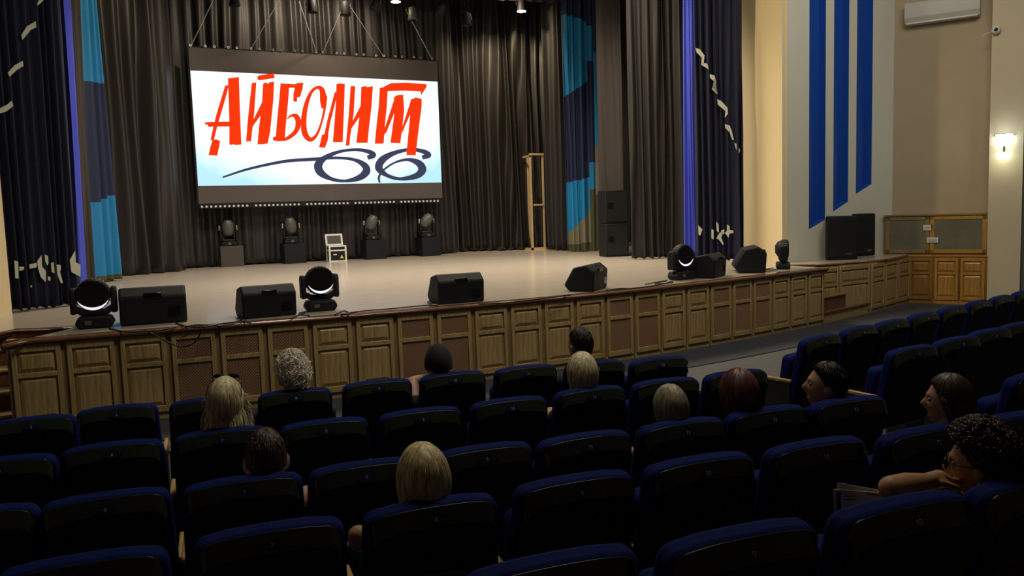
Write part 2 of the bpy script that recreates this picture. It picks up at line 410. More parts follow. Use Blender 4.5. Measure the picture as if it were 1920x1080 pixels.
# risers
def riser(P, name='riser', m='riser_wood', z0=0, z1=ZS-.04, th=.03):
    mb = MB()
    for a, b in zip(P, P[1:]):
        a = Vector((a[0], a[1], 0)); b = Vector((b[0], b[1], 0)); t = (b-a).normalized(); n = Vector((-t.y, t.x, 0))
        mb.prism([(p.x, p.y) for p in (a, b, b+n*th, a+n*th)], z0, z1, 'z', SI)
    return mb.build(name, m, stage)
riser([(J0.x, J0.y+.03), (L1.x, L1.y+.03), (L2.x-.4, L2.y+.03)])
riser([(-.86, 10.33), (J0.x, J0.y+.02)]); riser([(J1.x, J1.y+.03), (A1.x-.06, A1.y+.1)])
# front door panels
DW = FL[-1]/24
def rail_frame(mb, w, y0, y1, z):          # z: list of (z0,z1) rails, stiles full
    s = .062
    for a, b in z: mb.box(s, w-s, y0, y1, a, b)
    mb.box(.012, s, y0, y1, z[0][0], z[-1][1]); mb.box(w-s, w-.012, y0, y1, z[0][0], z[-1][1])
def make_panel(kind, w, frame='oak', inner='oak_dark', z0=.09, z1=.985, parent=stage, m2='oak'):
    H = z1-z0; ra = (z0, z0+.075); rb = (z0+H*.60, z0+H*.66); rc = (z1-.075, z1)
    mb = MB(); rail_frame(mb, w, -.045, 0, [ra, rb, rc]); mb.slot(1).box(-.03, w+.03, -.012, .02, z0-.09, z1+.02)
    mb.slot(0).box(-.002, w+.002, -.022, 0, z0-.088, z0-.006)
    fr = mb.build('front_panel', [frame, inner], parent, bevel=.004, seg=1)
    for a, b in ((ra[1], rb[0]), (rb[1], rc[0])):
        if kind == 'raised':
            x0, x1 = .066, w-.066; y = -.014; g = .045; gy = -.036
            v = [(x0,y,a+.004),(x1,y,a+.004),(x1,y,b-.004),(x0,y,b-.004),(x0+g,gy,a+g),(x1-g,gy,a+g),(x1-g,gy,b-g),(x0+g,gy,b-g)]
            v = v+[(x0, 0, a), (x1, 0, a), (x1, 0, b), (x0, 0, b)]
            MB().add(v, [(4,5,6,7),(0,1,5,4),(1,2,6,5),(2,3,7,6),(3,0,4,7),(8,9,1,0),(9,10,2,1),(10,11,3,2),(11,8,0,3)]).build('raised_panel', m2, fr)
        else:
            mb = MB(); x0, x1 = .062, w-.062; mb.slot(1).box(x0, x1, -.015, -.012, a, b); mb.slot(0)
            W = x1-x0; Hh = b-a; pitch = .036; t = .0075
            for sgn in (1, -1):
                c = -Hh
                while c < W:
                    # line x = c + s, z = s  (or mirrored)
                    s0 = max(0, -c); s1 = min(Hh, W-c)
                    if s1-s0 > .01:
                        xa, xb = c+s0, c+s1; za, zb = s0, s1
                        if sgn < 0: xa, xb = W-xa, W-xb
                        p = Vector((x0+xa, 0, a+za)); q = Vector((x0+xb, 0, a+zb)); d = (q-p).normalized(); nn = Vector((-d.z, 0, d.x))*t
                        yy = -.030 if sgn > 0 else -.023
                        vs = [p-nn, q-nn, q+nn, p+nn]
                        mb.add([(v.x, yy, v.z) for v in vs]+[(v.x, yy+.007, v.z) for v in vs], [(0,1,2,3),(7,6,5,4),(0,4,5,1),(2,6,7,3),(1,5,6,2),(3,7,4,0)])
                    c += pitch
            mb.build('lattice', ['lattice_wood', 'lattice_back'], fr)
    return fr
KI = 'RRRLLLRRLLRRRRLLRRLLLRRR'
protoR = make_panel('raised', DW-.035); protoL = make_panel('lattice', DW-.035); used = set()
protoL['label'] = 'oak front panel with diagonal lattice'
for i, k in enumerate(KI):
    a = at_len(FRC, FL, i*DW); b = at_len(FRC, FL, (i+1)*DW); t = (b-a).normalized(); proto = protoR if k == 'R' else protoL
    o = proto if k not in used else copy_tree(proto, stage); used.add(k)
    o.location = a+t*.0175-Vector((5.7, 15, 0)); o.rotation_euler = (0, 0, math.atan2(t.y, t.x))
# small niche with steps and the curved side front
e1 = FRC[-1]; s_end = Vector((13.62, 11.17, 0))
tdir = (s_end-e1).normalized(); ndir = Vector((-tdir.y, tdir.x, 0)); wn = (s_end-e1).length
ang = math.atan2(tdir.y, tdir.x)
nA = e1+ndir*.36+tdir*.02; nB = s_end+ndir*.02; nd = (nB-nA).normalized(); nl = (nB-nA).length; nw = nl/2
protoN = make_panel('raised', nw-.02, z0=.09)
for i in range(2):
    o = protoN if i == 0 else copy_tree(protoN, stage)
    o.location = nA+nd*(.01+i*nw)-Vector((5.7, 15, 0)); o.rotation_euler = (0, 0, math.atan2(nd.y, nd.x))
riser([(e1.x-.04, e1.y+.05), (nA.x-.03, nA.y+.02)], 'return_panel', 'oak_dark', 0, ZS-.05)
steps = empty('steps', (e1.x, e1.y, 0), ang, 'low wooden steps in the niche at the right end of the stage front', 'steps')
MB().prism([(.01, 0), (wn-.02, 0), (wn-.02, .02), (.02, .33)], 0, .20, 'z').build('step', 'oak', steps); MB().prism([(.01, .08), (wn*.55, .08), (wn*.5, .16), (.02, .32)], .225, .46, 'z').build('step', 'riser_wood', steps)
MB().prism([(.0, -.03), (wn-.02, -.03), (wn-.02, .02), (.02, .33)], .20, .225, 'z').build('tread', 'red_wood', steps, bevel=.004); MB().prism([(.0, .05), (wn*.56, .05), (wn*.52, .15), (.02, .33)], .46, .485, 'z').build('tread', 'oak_dark', steps, bevel=.004)
c0 = s_end; c1 = corner; td = (c1-c0).normalized(); lw = (c1-c0).length/3; protoS = make_panel('raised', lw-.03)
for i in range(3):
    o = protoS if i == 0 else copy_tree(protoS, stage)
    o.location = c0+td*(i*lw+.015)-Vector((5.7, 15, 0)); o.rotation_euler = (0, 0, math.atan2(td.y, td.x))
# steps at the far left of the stage
lsteps = empty('steps', (-.7, 10.4, 0), 0, 'wooden steps climbing to the stage at its far left end', 'steps')
for i in range(4):
    zz = .21*(i+1); MB().box(-2.4, -.02, .05+.28*i, .05+.28*i+1.3-.28*i, .21*i, zz-.03).build('step', 'riser_wood', lsteps)
    MB().box(-2.42, .0, .02+.28*i, .05+.28*i+.32, zz-.03, zz).build('tread', 'oak', lsteps, bevel=.006)

# wall cabinets on the right
cang = math.atan2(cdir.y, cdir.x)
base = empty('base_cabinet', corner, cang, 'row of three orange oak base cupboards at the right of the stage', 'cabinet')
L = (cabend-corner).length
MB().box(-1.6, L, .0, .40, .06, 1.0).build('body', 'oak_orange_dark', base)
MB().box(-1.6, L+.02, -.03, .41, 1.0, 1.04).build('worktop', 'oak_orange', base, bevel=.006)
for i in range(3):
    w_ = L/3
    f = make_panel('raised', w_-.02, 'oak_orange' if i else 'oak_orange_dark', 'oak_orange_dark', .09, .98, base, 'oak_orange' if i else 'oak_orange_dark'); f.name = 'door'; f.location = (i*w_+.01, 0, 0)
disL = az_pt(1658, line=(corner-cdir*4, corner+cdir*4)); dl = (disL-corner).dot(cdir)
disp = empty('display_cabinet', corner, cang, 'wide wall cabinet with two dusty glass doors above the orange cupboards', 'cabinet')
z0 = 1.045; 
def zat(px, py, p):   # height on vertical plane of cabinets
    return Pl(px, py, p, (cn.x, cn.y, 0)).z
z1 = (zat(1750, 404, corner)+zat(1846, 403, corner))/2
MB().box(dl, L+.02, .03, .40, z0, z1).build('body', 'oak_orange_dark', disp)
MB().box(dl-.02, L+.04, .0, .41, z1, z1+.03).build('cornice', 'oak_dark', disp)
mid = (Pl(1743, 440, corner, (cn.x, cn.y, 0))-corner); mid = Vector((mid.x, mid.y, 0)).dot(cdir)
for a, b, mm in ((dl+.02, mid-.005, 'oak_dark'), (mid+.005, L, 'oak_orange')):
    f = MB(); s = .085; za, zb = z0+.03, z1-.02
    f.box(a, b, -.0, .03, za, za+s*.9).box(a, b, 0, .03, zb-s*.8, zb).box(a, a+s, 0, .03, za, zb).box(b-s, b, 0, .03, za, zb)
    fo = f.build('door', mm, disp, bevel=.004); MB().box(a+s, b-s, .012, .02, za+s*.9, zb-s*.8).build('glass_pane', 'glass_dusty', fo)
def note(px0, py0, px1, py1, nm, lab):
    q = [Pl(x, y, corner-cn*.02, (cn.x, cn.y, 0)) for x, y in ((px0, py1), (px1, py1), (px1, py0), (px0, py0))]
    m = MB().add(q+[p+cn*.004 for p in q], [(0,1,2,3),(7,6,5,4),(0,4,5,1),(1,5,6,2),(2,6,7,3),(3,7,4,0)])
    o = m.build(nm, 'paper', None); tag(o, lab, 'paper note')
    m = MB()
    for k in range(2):
        yy = py0+(py1-py0)*(.45+.25*k); qq = [Pl(x, y, corner-cn*.022, (cn.x, cn.y, 0)) for x, y in ((px0+2, yy+.5), (px1-3, yy+.5), (px1-3, yy-.2), (px0+2, yy-.2))]
        m.add(qq, [(0,1,2,3)])
    m.build('writing', 'ink', o, solid=.0005)
note(1731, 422, 1746, 432, 'paper_note', 'white paper note stuck by the padlock of the glass cabinet')
note(1738, 445, 1759, 455, 'paper_note', 'white paper note stuck across the doors of the glass cabinet, lower one')
pk = Pl(1747, 424, corner-cn*.03, (cn.x, cn.y, 0))
MB().tube([pk+Vector((0, 0, .03)), pk, pk-Vector((0, 0, .04))], .014, 8).build('padlock', 'red_wood', None); tag(D.objects['padlock'], 'small rusty padlock joining the two glass cabinet doors', 'padlock')

# blue-painted niches of the striped wall
for k, (a, b, dep) in enumerate(NI):
    e = .004; mb = MB()
    mb.box(a[0], b[0], DEP, DEP+.018, a[1], 8.98, WM)
    mb.box(b[0]-.012, b[0]-.001, 0, DEP, b[1], 8.98, WM); mb.box(a[0]+.001, a[0]+.012, 0, DEP, a[1], 8.98, WM)
    mb.prism([(a[0], a[1]), (b[0], b[1]), (b[0], b[1]+.012), (a[0], a[1]+.012)], 0, DEP, 'y', WM)
    o = mb.build('blue_niche_lining', 'stripe_blue'); tag(o, ['tall blue wall stripe nearest the stage curtain, reaching lowest', 'middle one of three tall blue wall stripes', 'blue wall stripe farthest right, ending highest'][k], 'wall ornament', 'blue stripes of the pale wall')
# air conditioner
acn = empty('air_conditioner', (0, 0, 0), 0, 'long white wall air conditioner high on the tan wall', 'air conditioner')
pl0 = tanL; nn = -cn
a = Pl(1696, 32, wl0-cn*.2, nn); b = Pl(1838, 8, wl0-cn*.2, nn); dd = Vector((b.x-a.x, b.y-a.y, 0)).normalized(); Lc = Vector((b.x-a.x, b.y-a.y, 0)).length
acn.location = (a.x, a.y, a.z); acn.rotation_euler = (0, 0, math.atan2(dd.y, dd.x))
MB().prism([(.2, .26), (0, .28), (-.06, .22), (-.06, -.04), (.02, -.15), (.2, -.17)], 0, Lc, 'x').build('casing', 'off_white', acn, bevel=.012)
MB().box(.04, Lc-.04, -.02, .06, -.165, -.14).build('louvre', 'white_plastic', acn)
# security camera + sconce on the pilaster
pn = -cn
c = Pl(1868, 57, p0, cn)
sec = empty('security_camera', c, cang, 'small white dome security camera high on the pilaster', 'security camera')
MB().lathe([(.035, 0), (.07, .0), (.085, .03), (.08, .08), (.05, .11)], 20, Matrix.Rotation(R(90), 4, 'X')).build('housing', 'white_plastic', sec, smooth=True)
MB().lathe([(.03, .10), (.035, .12), (.01, .135)], 16, Matrix.Rotation(R(90), 4, 'X')).build('lens', 'black_gloss', sec, smooth=True)
MB().tube([(0, -.01, 0), (-.15, -.01, -.03), (-.24, -.005, -.08)], .008).build('cable', 'white_plastic', sec)
for k, (px, py, ww, hh, mm, en, lc) in enumerate(((1883, 262, .30, .20, 'lamp_cool', 2.2, (.9, 1, .92)), (1882, 292, .24, .13, 'lamp_sconce_low', 1.6, (1, .98, .7)))):
    c = Pl(px, py, p0-cn*.10, cn)
    if k == 0: sco = empty('wall_sconce', c, cang, 'glowing crystal wall lamp with two lit tiers on the cream pilaster', 'wall lamp'); ref = c
    rel = Matrix.Rotation(-cang, 4, 'Z') @ (c-ref)
    s_ = MB(); s_.lathe([(ww/2*.8, -hh/2), (ww/2, -hh/2+.02), (ww/2, hh/2)], 20, Matrix.Translation(rel)); sh = s_.build('lamp_shade', mm, sco, smooth=True)
    l = light('sconce_light', 'POINT', (0, 0, 0), en, lc, None, .06); l.parent = sco; l.location = Vector(rel)+Vector((0, -.16, .16 if k == 0 else -.14))
MB().box(-.17, .17, .04, .10, .08, .10).box(-.02, .02, .02, .10, -.35, .1).box(-.16, .16, -.15, .1, .105, .115).build('bracket', 'chrome', sco)

# ------------------------------------------------------------------ curtains
def curtain(name, bl, br, label, m='black_cloth', z0=ZS+.01, z1=9.2, tl=None, tr=None, folds=9, amp=.07, nu=None, nv=40, colfn=None, mats=None, seed=0, fl=.5, swag=0, hem=.0, cat='curtain', group=None, topfn=None):
    rnd = random.Random(seed+len(name)*7)
    bl = Vector((bl[0], bl[1], 0)); br = Vector((br[0], br[1], 0)); tl = Vector((tl[0], tl[1], 0)) if tl else bl; tr = Vector((tr[0], tr[1], 0)) if tr else br
    nu = nu or max(24, int(folds*14)); t = (br-bl).normalized(); n = Vector((t.y, -t.x, 0))
    ph = [rnd.uniform(0, 6.28) for _ in range(6)]; 
    tab = [[rnd.uniform(-1, 1) for _ in range(600)] for _ in range(4)]
    def nz(k, x):
        x += 20; i = int(x); t_ = x-i; t_ = t_*t_*(3-2*t_); return tab[k][i % 600]*(1-t_)+tab[k][(i+1) % 600]*t_
    def disp(u, v):
        w_ = v+.25*nz(3, u*3); uu = u+.30/folds*nz(2, w_*2.2+u*4)
        f = folds*uu
        d = 1.25*math.sin(2*math.pi*f+2.2*nz(1, f*.6))*(.55+.6*abs(nz(0, f*.45+7)))+1.1*nz(0, f*.8+w_*.4)+.5*nz(1, f*2.1+w_*.8+30)+.16*nz(2, f*5+w_*1.5)
        if swag: d += swag*math.sin(3*math.pi*(u*1.2+.4*v*v))*math.sin(math.pi*min(1, v*1.3))
        return amp*d*(.75+.35*(1-v))
    W = (br-bl).length
    vs = []
    for j in range(nv+1):
        v = j/nv
        for i in range(nu+1):
            u = i/nu; p = bl.lerp(br, u).lerp(tl.lerp(tr, u), v)
            h = z0+(z1-z0)*v
            if j == 0: h += .035*abs(math.sin(u*folds*3.1+ph[5]))+hem*u
            vs.append(p+n*(disp(u, v))+Vector((0, 0, h)))
    mb = MB(); fs = []
    mb.v = [tuple(p) for p in vs]
    for j in range(nv):
        for i in range(nu):
            a = j*(nu+1)+i; mb.f.append((a, a+1, a+nu+2, a+nu+1))
            mb.m.append(colfn((i+.5)/nu, z0+(z1-z0)*(j+.5)/nv) if colfn else 0)
    o = mb.build(name, mats or m, None, smooth=True, solid=.006)
    tag(o, label, cat, group)
    o['_n'] = 0; del o['_n']
    return o, (bl, br, n, amp)
def xy(px, py, z=ZS): p = Pz(px, py, z); return (p.x, p.y)
def xyy(px, y): p = az_pt(px, y); return (p.x, p.y)
def vert(px, py, dy=0):      # column of world standing at that floor pixel
    p = Pz(px, py, ZS); return (p.x, p.y+dy)

cl = vert(6, 590, .1); cr = vert(152, 572, .1)
house_l, HL = curtain('stage_curtain', cl, cr, 'dark navy velvet house curtain at the far left of the stage', 'navy_velvet', folds=10, amp=.045, seed=3, tr=(cr[0]+.12, cr[1]))
b0 = vert(149, 556); b1 = vert(163, 549)
curtain('blue_drape', b0, b1, 'narrow royal blue drape edge beside the left house curtain', 'royal_cloth', folds=2, amp=.03, seed=5, tl=(b0[0]+.12, b0[1]), tr=(b1[0]+.14, b1[1]))
b0 = vert(160, 543); b1 = vert(176, 540)
curtain('wing_drape', b0, b1, 'dark brown drape between the blue edge and the teal wing curtain', 'brown_cloth', folds=2, amp=.03, seed=6, tl=(b0[0]+.16, b0[1]), tr=(b1[0]+.22, b1[1]))
b0 = vert(168, 534); b1 = vert(226, 526); n_ = 60
y_ = b0[1]
def zpx(px, py, y): return Py(px, py, y).z
zt0 = zpx(158, 148, y_); zt1 = zpx(190, 375, y_)
curtain('patchwork_curtain', b0, b1, 'teal and navy patchwork wing curtain on the left of the stage', None, mats=['teal_cloth', 'navy_cloth', 'olive_cloth'], folds=3, amp=.05, nv=120, seed=8,
        tl=(b0[0]+.30, b0[1]), tr=(b0[0]+.50, b0[1]+.05), colfn=lambda u, z: 2 if z < ZS+.12 else (0 if z < zt1-.12+.25*u else (1 if z < zt0 else 0)))
b0 = vert(222, 519); b1 = vert(352, 507)
curtain('wing_drape', b0, b1, 'wide black wing drape between the teal curtain and the screen', 'black_satin', folds=5, amp=.11, seed=11, swag=.6)
# backdrop
Yb = 22.25
b0 = xyy(300, Yb); b1 = xyy(860, Yb)
curtain('backdrop_curtain', b0, b1, 'black pleated backdrop hanging behind the big screen', 'black_satin', folds=27, amp=.042, nu=520, seed=12, fl=.3)
b0 = vert(828, 474, .15); b1 = vert(1000, 468, .15)
curtain('backdrop_drape', b0, b1, 'black gathered drape between the screen and the wooden frame', 'black_satin', folds=9, amp=.10, nu=260, seed=13, swag=1.1)
b0 = xyy(992, Yb); b1 = xyy(1100, Yb)
curtain('backdrop_drape', b0, b1, 'black drape hanging behind the pale wooden frame', 'black_satin', folds=5, amp=.08, seed=14, swag=.8)
b0 = vert(1028, 470); b1 = vert(1066, 470)
curtain('backdrop_drape', b0, b1, 'narrow black drape between the wooden frame and the right patchwork curtain', 'black_cloth', folds=3, amp=.07, seed=15)
b0 = vert(1066, 473); b1 = vert(1134, 470); y_ = b0[1]
Z = lambda py, px=1100: zpx(px, py, y_)
def patch_r(u, z):
    px = 1066+68*u
    py = lambda z: None
    if u < .64:
        if z > Z(30+22*u): return 1
        if z > Z(183-45*u): return 0
        if z > Z(342-14*u): return 1
        if z > Z(438-70*u): return 0
        return 3 if z > Z(458-8*u) else 2
    if u < .80:
        return 1 if z > Z(52) else (0 if z > Z(118) else (1 if z > Z(305) else (0 if z > Z(355) else 2)))
    return 1 if z > Z(100) else (0 if z > Z(275) else (3 if z > Z(365) else 2))
curtain('patchwork_curtain', b0, b1, 'teal, navy and khaki patchwork wing curtain on the right of the stage', None, mats=['teal_cloth', 'navy_cloth', 'olive_cloth', 'khaki_cloth'], folds=5, amp=.06, nu=120, nv=200, seed=16, colfn=patch_r)
b0 = vert(1136, 479, .2); b1 = vert(1180, 479, .2)
curtain('wing_drape', b0, b1, 'flat dark brown drape behind the tall speaker stack', 'brown_cloth', folds=2, amp=.04, seed=17)
b0 = vert(1182, 487); b1 = vert(1286, 483)
curtain('wing_drape', b0, b1, 'black pleated wing drape right of the tall speaker stack', 'black_satin', folds=7, amp=.075, seed=18)
b0 = vert(1283, 490); b1 = vert(1309, 490)
curtain('blue_drape', b0, b1, 'bright royal blue drape beside the right house curtain', 'royal_cloth', folds=3, amp=.022, seed=19, tl=(b0[0]+.06, b0[1]), tr=(b1[0]-.08, b1[1]))
b0 = vert(1306, 491); b1 = vert(1393, 489)
house_r, HR = curtain('stage_curtain', b0, b1, 'dark navy velvet house curtain at the right of the stage opening', 'navy_velvet', folds=7, amp=.05, seed=20)
# border at the top right of the grid
curtain('border_drape', (7.8, 20.9), (13.6, 20.3), 'black border drape hanging from the grid over the right backdrop', 'black_cloth', z0=7.95, z1=9.6, folds=14, amp=.05, seed=21, nv=6)

# ribbons and cut-out trim on the house curtains
def patch(H, pts, parent, name='ribbon', off_=.085):
    bl, br, n, amp = H; q = [Pl(x, y, bl+n*(off_), n) for x, y in pts]; k = len(q)
    mb = MB(); mb.add([*q]+[p-n*.008 for p in q], [tuple(range(k)), tuple(range(2*k-1, k-1, -1))]+[(i, i+k, (i+1) % k+k, (i+1) % k) for i in range(k)])
    return mb.build(name, 'ribbon', parent)
for pts in ([(1304, 90), (1312, 92), (1321, 104), (1319, 122), (1315, 122), (1316, 108), (1306, 98)], [(1318, 118), (1326, 119), (1329, 130), (1317, 123)],
            [(1331, 139), (1340, 142), (1343, 156), (1336, 164), (1345, 172), (1345, 177), (1335, 167), (1340, 153), (1331, 146)],
            [(1345, 186), (1353, 190), (1364, 202), (1365, 213), (1359, 221), (1360, 208), (1346, 196)],
            [(1359, 233), (1368, 235), (1372, 246), (1376, 262), (1373, 262), (1368, 248), (1360, 240)], [(1377, 268), (1383, 271), (1388, 282), (1385, 289), (1379, 277)],
            [(1309, 422), (1317, 430), (1313, 442), (1310, 440)], [(1334, 430), (1338, 431), (1338, 449), (1334, 447)], [(1343, 416), (1347, 420), (1348, 436), (1344, 433)],
            [(1343, 447), (1350, 436), (1357, 434), (1352, 445), (1357, 458), (1355, 459), (1348, 449)], [(1352, 432), (1358, 430), (1358, 438), (1353, 440)],
            [(1363, 421), (1368, 424), (1368, 431), (1375, 432), (1375, 437), (1368, 438), (1366, 446), (1362, 440), (1359, 437), (1363, 433)]):
    patch(HR, pts, house_r)
for pts in ([(-4, 214), (-4, 205), (14, 196), (22, 189), (25, 199), (12, 209)], [(15, 136), (28, 122), (43, 114), (44, 124), (32, 131), (18, 144)], [(40, 66), (50, 50), (68, 39), (71, 50), (58, 56), (42, 75)],
            [(68, 12), (72, 2), (80, -6), (84, -2), (74, 8)], [(3, 503), (15, 503), (15, 509), (5, 512)], [(27, 488), (34, 491), (35, 522), (29, 522)], [(36, 500), (45, 500), (45, 506), (37, 508)],
            [(55, 496), (69, 493), (69, 501), (56, 504)], [(70, 490), (78, 478), (79, 500), (86, 508), (86, 529), (77, 520), (72, 505)], [(84, 477), (90, 480), (91, 492), (89, 498), (85, 490)],
            [(96, 493), (104, 490), (106, 496), (114, 497), (114, 507), (112, 508), (118, 530), (114, 531), (108, 515), (97, 510)], [(131, 488), (141, 470), (142, 492), (151, 496), (151, 519), (134, 510)], [(57, 536), (60, 535), (60, 538), (58, 539)], [(90, 518), (95, 520), (94, 527), (90, 525)]):
    patch(HL, pts, house_l)

# ------------------------------------------------------------------ the screen
YS = 21.75
SX0, SX1, SZ0, SZ1 = 2.45, 8.96, 2.66, 6.46
scr = empty('projection_screen', ((SX0+SX1)/2, YS, SZ0), 0, 'huge lit projection screen showing a red Cyrillic film title', 'screen')
def rel(v, o): return Vector(v)-o.location
def SB(x0, x1, y0, y1, z0, z1, name, m, parent=scr, **k):
    c = Vector(((SX0+SX1)/2, YS, SZ0)); return MB().box(x0-c.x, x1-c.x, y0-c.y, y1-c.y, z0-c.z, z1-c.z).build(name, m, parent, **k)
SB(SX0-.04, SX1+.04, YS+.01, YS+.12, SZ0-.03, SZ1+.03, 'frame', 'black_paint')
SB(SX0, SX1, YS, YS+.02, SZ0, SZ1, 'screen_panel', 'screen_grey')
IZ0, IZ1 = 3.10, 5.90
cpt = Vector(((SX0+SX1)/2, YS, (IZ0+IZ1)/2)); picture_mat(Vector((0, 0, cpt.z-SZ0)), (SX1-SX0)/2, (IZ1-IZ0)/2)
SB(SX0+.01, SX1-.01, YS-.004, YS+.001, IZ0, IZ1, 'picture', 'picture')
def crop2(p): return Py(320+p[0]/3, p[1]/3, YS-.009)
mbt = MB()
def flat(poly, mbx, yo=0):
    q = [crop2(p)+Vector((0, yo, 0)) for p in poly]; c = Vector(((SX0+SX1)/2, YS, SZ0)); q = [p-c for p in q]; mbx.add(q, [tuple(range(len(q)))])
def spl(P, n=8): return [(p.x, p.y) for p in catmull(P, n)]
def stroke(P, W, mbx, n=8, yo=0):
    c = catmull(P, n); k = len(c); ws = []
    for i in range(k):
        f = i/(k-1)*(len(W)-1); a = int(min(f, len(W)-2)); ws.append(W[a]+(W[a+1]-W[a])*(f-a))
    Lf, Rt = [], []
    for i, p in enumerate(c):
        t = (c[min(i+1, k-1)]-c[max(i-1, 0)]).normalized(); nn = Vector((-t.y, t.x, 0))*ws[i]/2; Lf.append(p+nn); Rt.append(p-nn)
    for i in range(k-1): flat([(Lf[i].x, Lf[i].y), (Lf[i+1].x, Lf[i+1].y), (Rt[i+1].x, Rt[i+1].y), (Rt[i].x, Rt[i].y)], mbx, yo)
for p in (
    [(322,440),(384,433),(390,620),(398,814),(366,816),(352,812),(344,816),(330,812),(330,690)], [(306,482),(326,478),(318,520),(262,712),(243,790),(224,790),(240,712),(258,640)], [(236,787),(256,783),(278,792),(274,820),(262,876),(213,872),(222,830)], [(193,688),(240,686),(332,684),(332,712),(240,712),(212,714),(208,702),(193,700)],
    [(456,466),(482,464),(470,640),(452,798),(440,794),(424,798),(432,690)], [(520,470),(534,463),(548,470),(556,462),(582,460),(578,560),(560,740),(546,806),(520,812),(488,812),(496,720),(512,600)], [(519,565),(524,625),(470,700),(448,738),(444,715)], [(488,430),(496,424),(578,412),(586,434),(580,440),(500,452),(488,446)],
    [(618,468),(668,472),(662,560),(640,794),(590,794),(596,700),(610,560)], [(655,470),(700,474),(712,466),(747,465),(742,500),(728,545),(712,548),(710,574),(690,570),(690,530),(698,494),(660,494)], [(575,772),(600,764),(640,780),(610,796),(576,790)],
    [(932,474),(950,468),(980,472),(976,600),(972,700),(968,800),(912,800),(922,680),(930,560)], [(922,520),(940,512),(928,570),(898,690),(884,768),(862,765),(880,680)], [(850,760),(864,754),(888,756),(884,790),(868,832),(834,828),(842,800)],
    [(1012,484),(1038,484),(1030,640),(1010,770),(1006,818),(985,820),(990,760),(1002,640)], [(1072,488),(1100,484),(1104,490),(1138,484),(1130,600),(1118,700),(1108,804),(1044,804),(1056,700),(1068,600)], [(1076,580),(1074,640),(1040,690),(1006,740),(1004,718)],
    [(1176,494),(1222,488),(1216,600),(1206,700),(1198,808),(1148,808),(1158,700),(1170,600)], [(1176,500),(1218,478),(1240,467),(1330,465),(1400,470),(1440,474),(1438,492),(1408,537),(1406,514),(1320,510),(1225,512),(1200,520)], [(1254,548),(1276,534),(1308,532),(1314,620),(1300,740),(1292,806),(1236,804),(1250,700),(1262,600)], [(1262,545),(1268,610),(1216,740),(1202,760),(1204,720)],
    [(1350,560),(1380,548),(1412,556),(1412,600),(1396,720),(1378,874),(1326,872),(1334,780),(1346,660)], [(1352,562),(1358,620),(1318,710),(1300,756),(1302,716)]):
    flat(p, mbt)
stroke([(655,668),(680,650),(706,655),(718,690),(706,735),(670,770),(632,788)], [6,14,30,32,26,22,16], mbt)
stroke([(862,555),(850,505),(824,492),(790,520),(762,590),(748,680),(755,750),(785,785),(820,760),(848,690),(866,610),(872,540)], [34,30,16,18,26,32,34,26,16,12,14,20], mbt)
flat([(838,500),(870,520),(880,545),(866,612),(848,610),(840,570)], mbt)
mbt.build('title_lettering', 'title_red', scr, solid=.002)
mb6 = MB()
stroke([(293,997),(440,950),(640,908),(800,896),(930,888),(1030,898),(1090,930),(1100,965),(1060,1000),(980,1018),(900,1005),(842,968),(832,925),(872,885),(950,853),(1040,842),(1110,852),(1140,872),(1108,888)], [10,14,18,20,16,18,36,46,34,16,22,44,48,28,18,16,24,34,24], mb6, 8, .003)
stroke([(1176,1028),(1172,996),(1196,958),(1260,915),(1335,898),(1395,918),(1415,955),(1380,990),(1290,1006),(1215,985),(1172,945),(1190,900),(1255,862),(1340,842),(1415,850),(1450,872),(1415,886)], [10,13,11,11,18,38,48,34,18,22,44,42,26,18,24,34,22], mb6, 8, .003)
mb6.build('title_number', 'title_grey', scr, solid=.002)
# LED bar under the screen
bar = empty('led_bar', (SX0, YS-.02, SZ0-.075), 0, 'long LED strip bar hanging just under the screen', 'light bar')
MB().box(0, SX1-SX0, -.03, .05, -.045, .045).build('housing', 'black_paint', bar)
mb = MB()
for i in range(60):
    x = .06+i*(SX1-SX0-.12)/59
    if i % 12 == 11: continue
    mb.lathe([(.028, 0), (.028, .012)], 10, LM((x, -.032, 0), rx=R(90)))
tag(mb.build('lens_row', 'bar_dot', bar), kind='stuff')
# eyelets and cords along the top
mb = MB()
for px in (357, 385, 402, 428, 444, 471, 487, 512, 527, 553, 567, 592, 606, 631, 645, 668, 682, 705, 719, 741, 754, 776, 789, 810):
    p = Py(px, 88+(px-350)*.0535-1, YS-.02); mb.tube([p+Vector((.025*math.cos(a), -.01, .03+.025*math.sin(a))) for a in [k*math.pi/4 for k in range(9)]], .007, 5)
o = mb.build('eyelet_row', 'chrome', scr); o.matrix_parent_inverse = Matrix.Translation(-scr.location); tag(o, kind='stuff')
for (x0, y0), (x1, y1) in (((471, 91), (515, 15)), ((593, 96), (570, 30)), ((606, 97), (640, 20)), ((718, 104), (672, 35)), ((810, 111), (775, 45)), ((357, 88), (400, 0))):
    o = MB().tube([Py(x0, y0, YS)-scr.location, Py(x1, y1, 20.9)-scr.location, Py(x1+(x1-x0)*.4, y1-(y0-y1)*.4, 20.7)-scr.location], .009, 5).build('hanging_rope', 'off_white', scr)

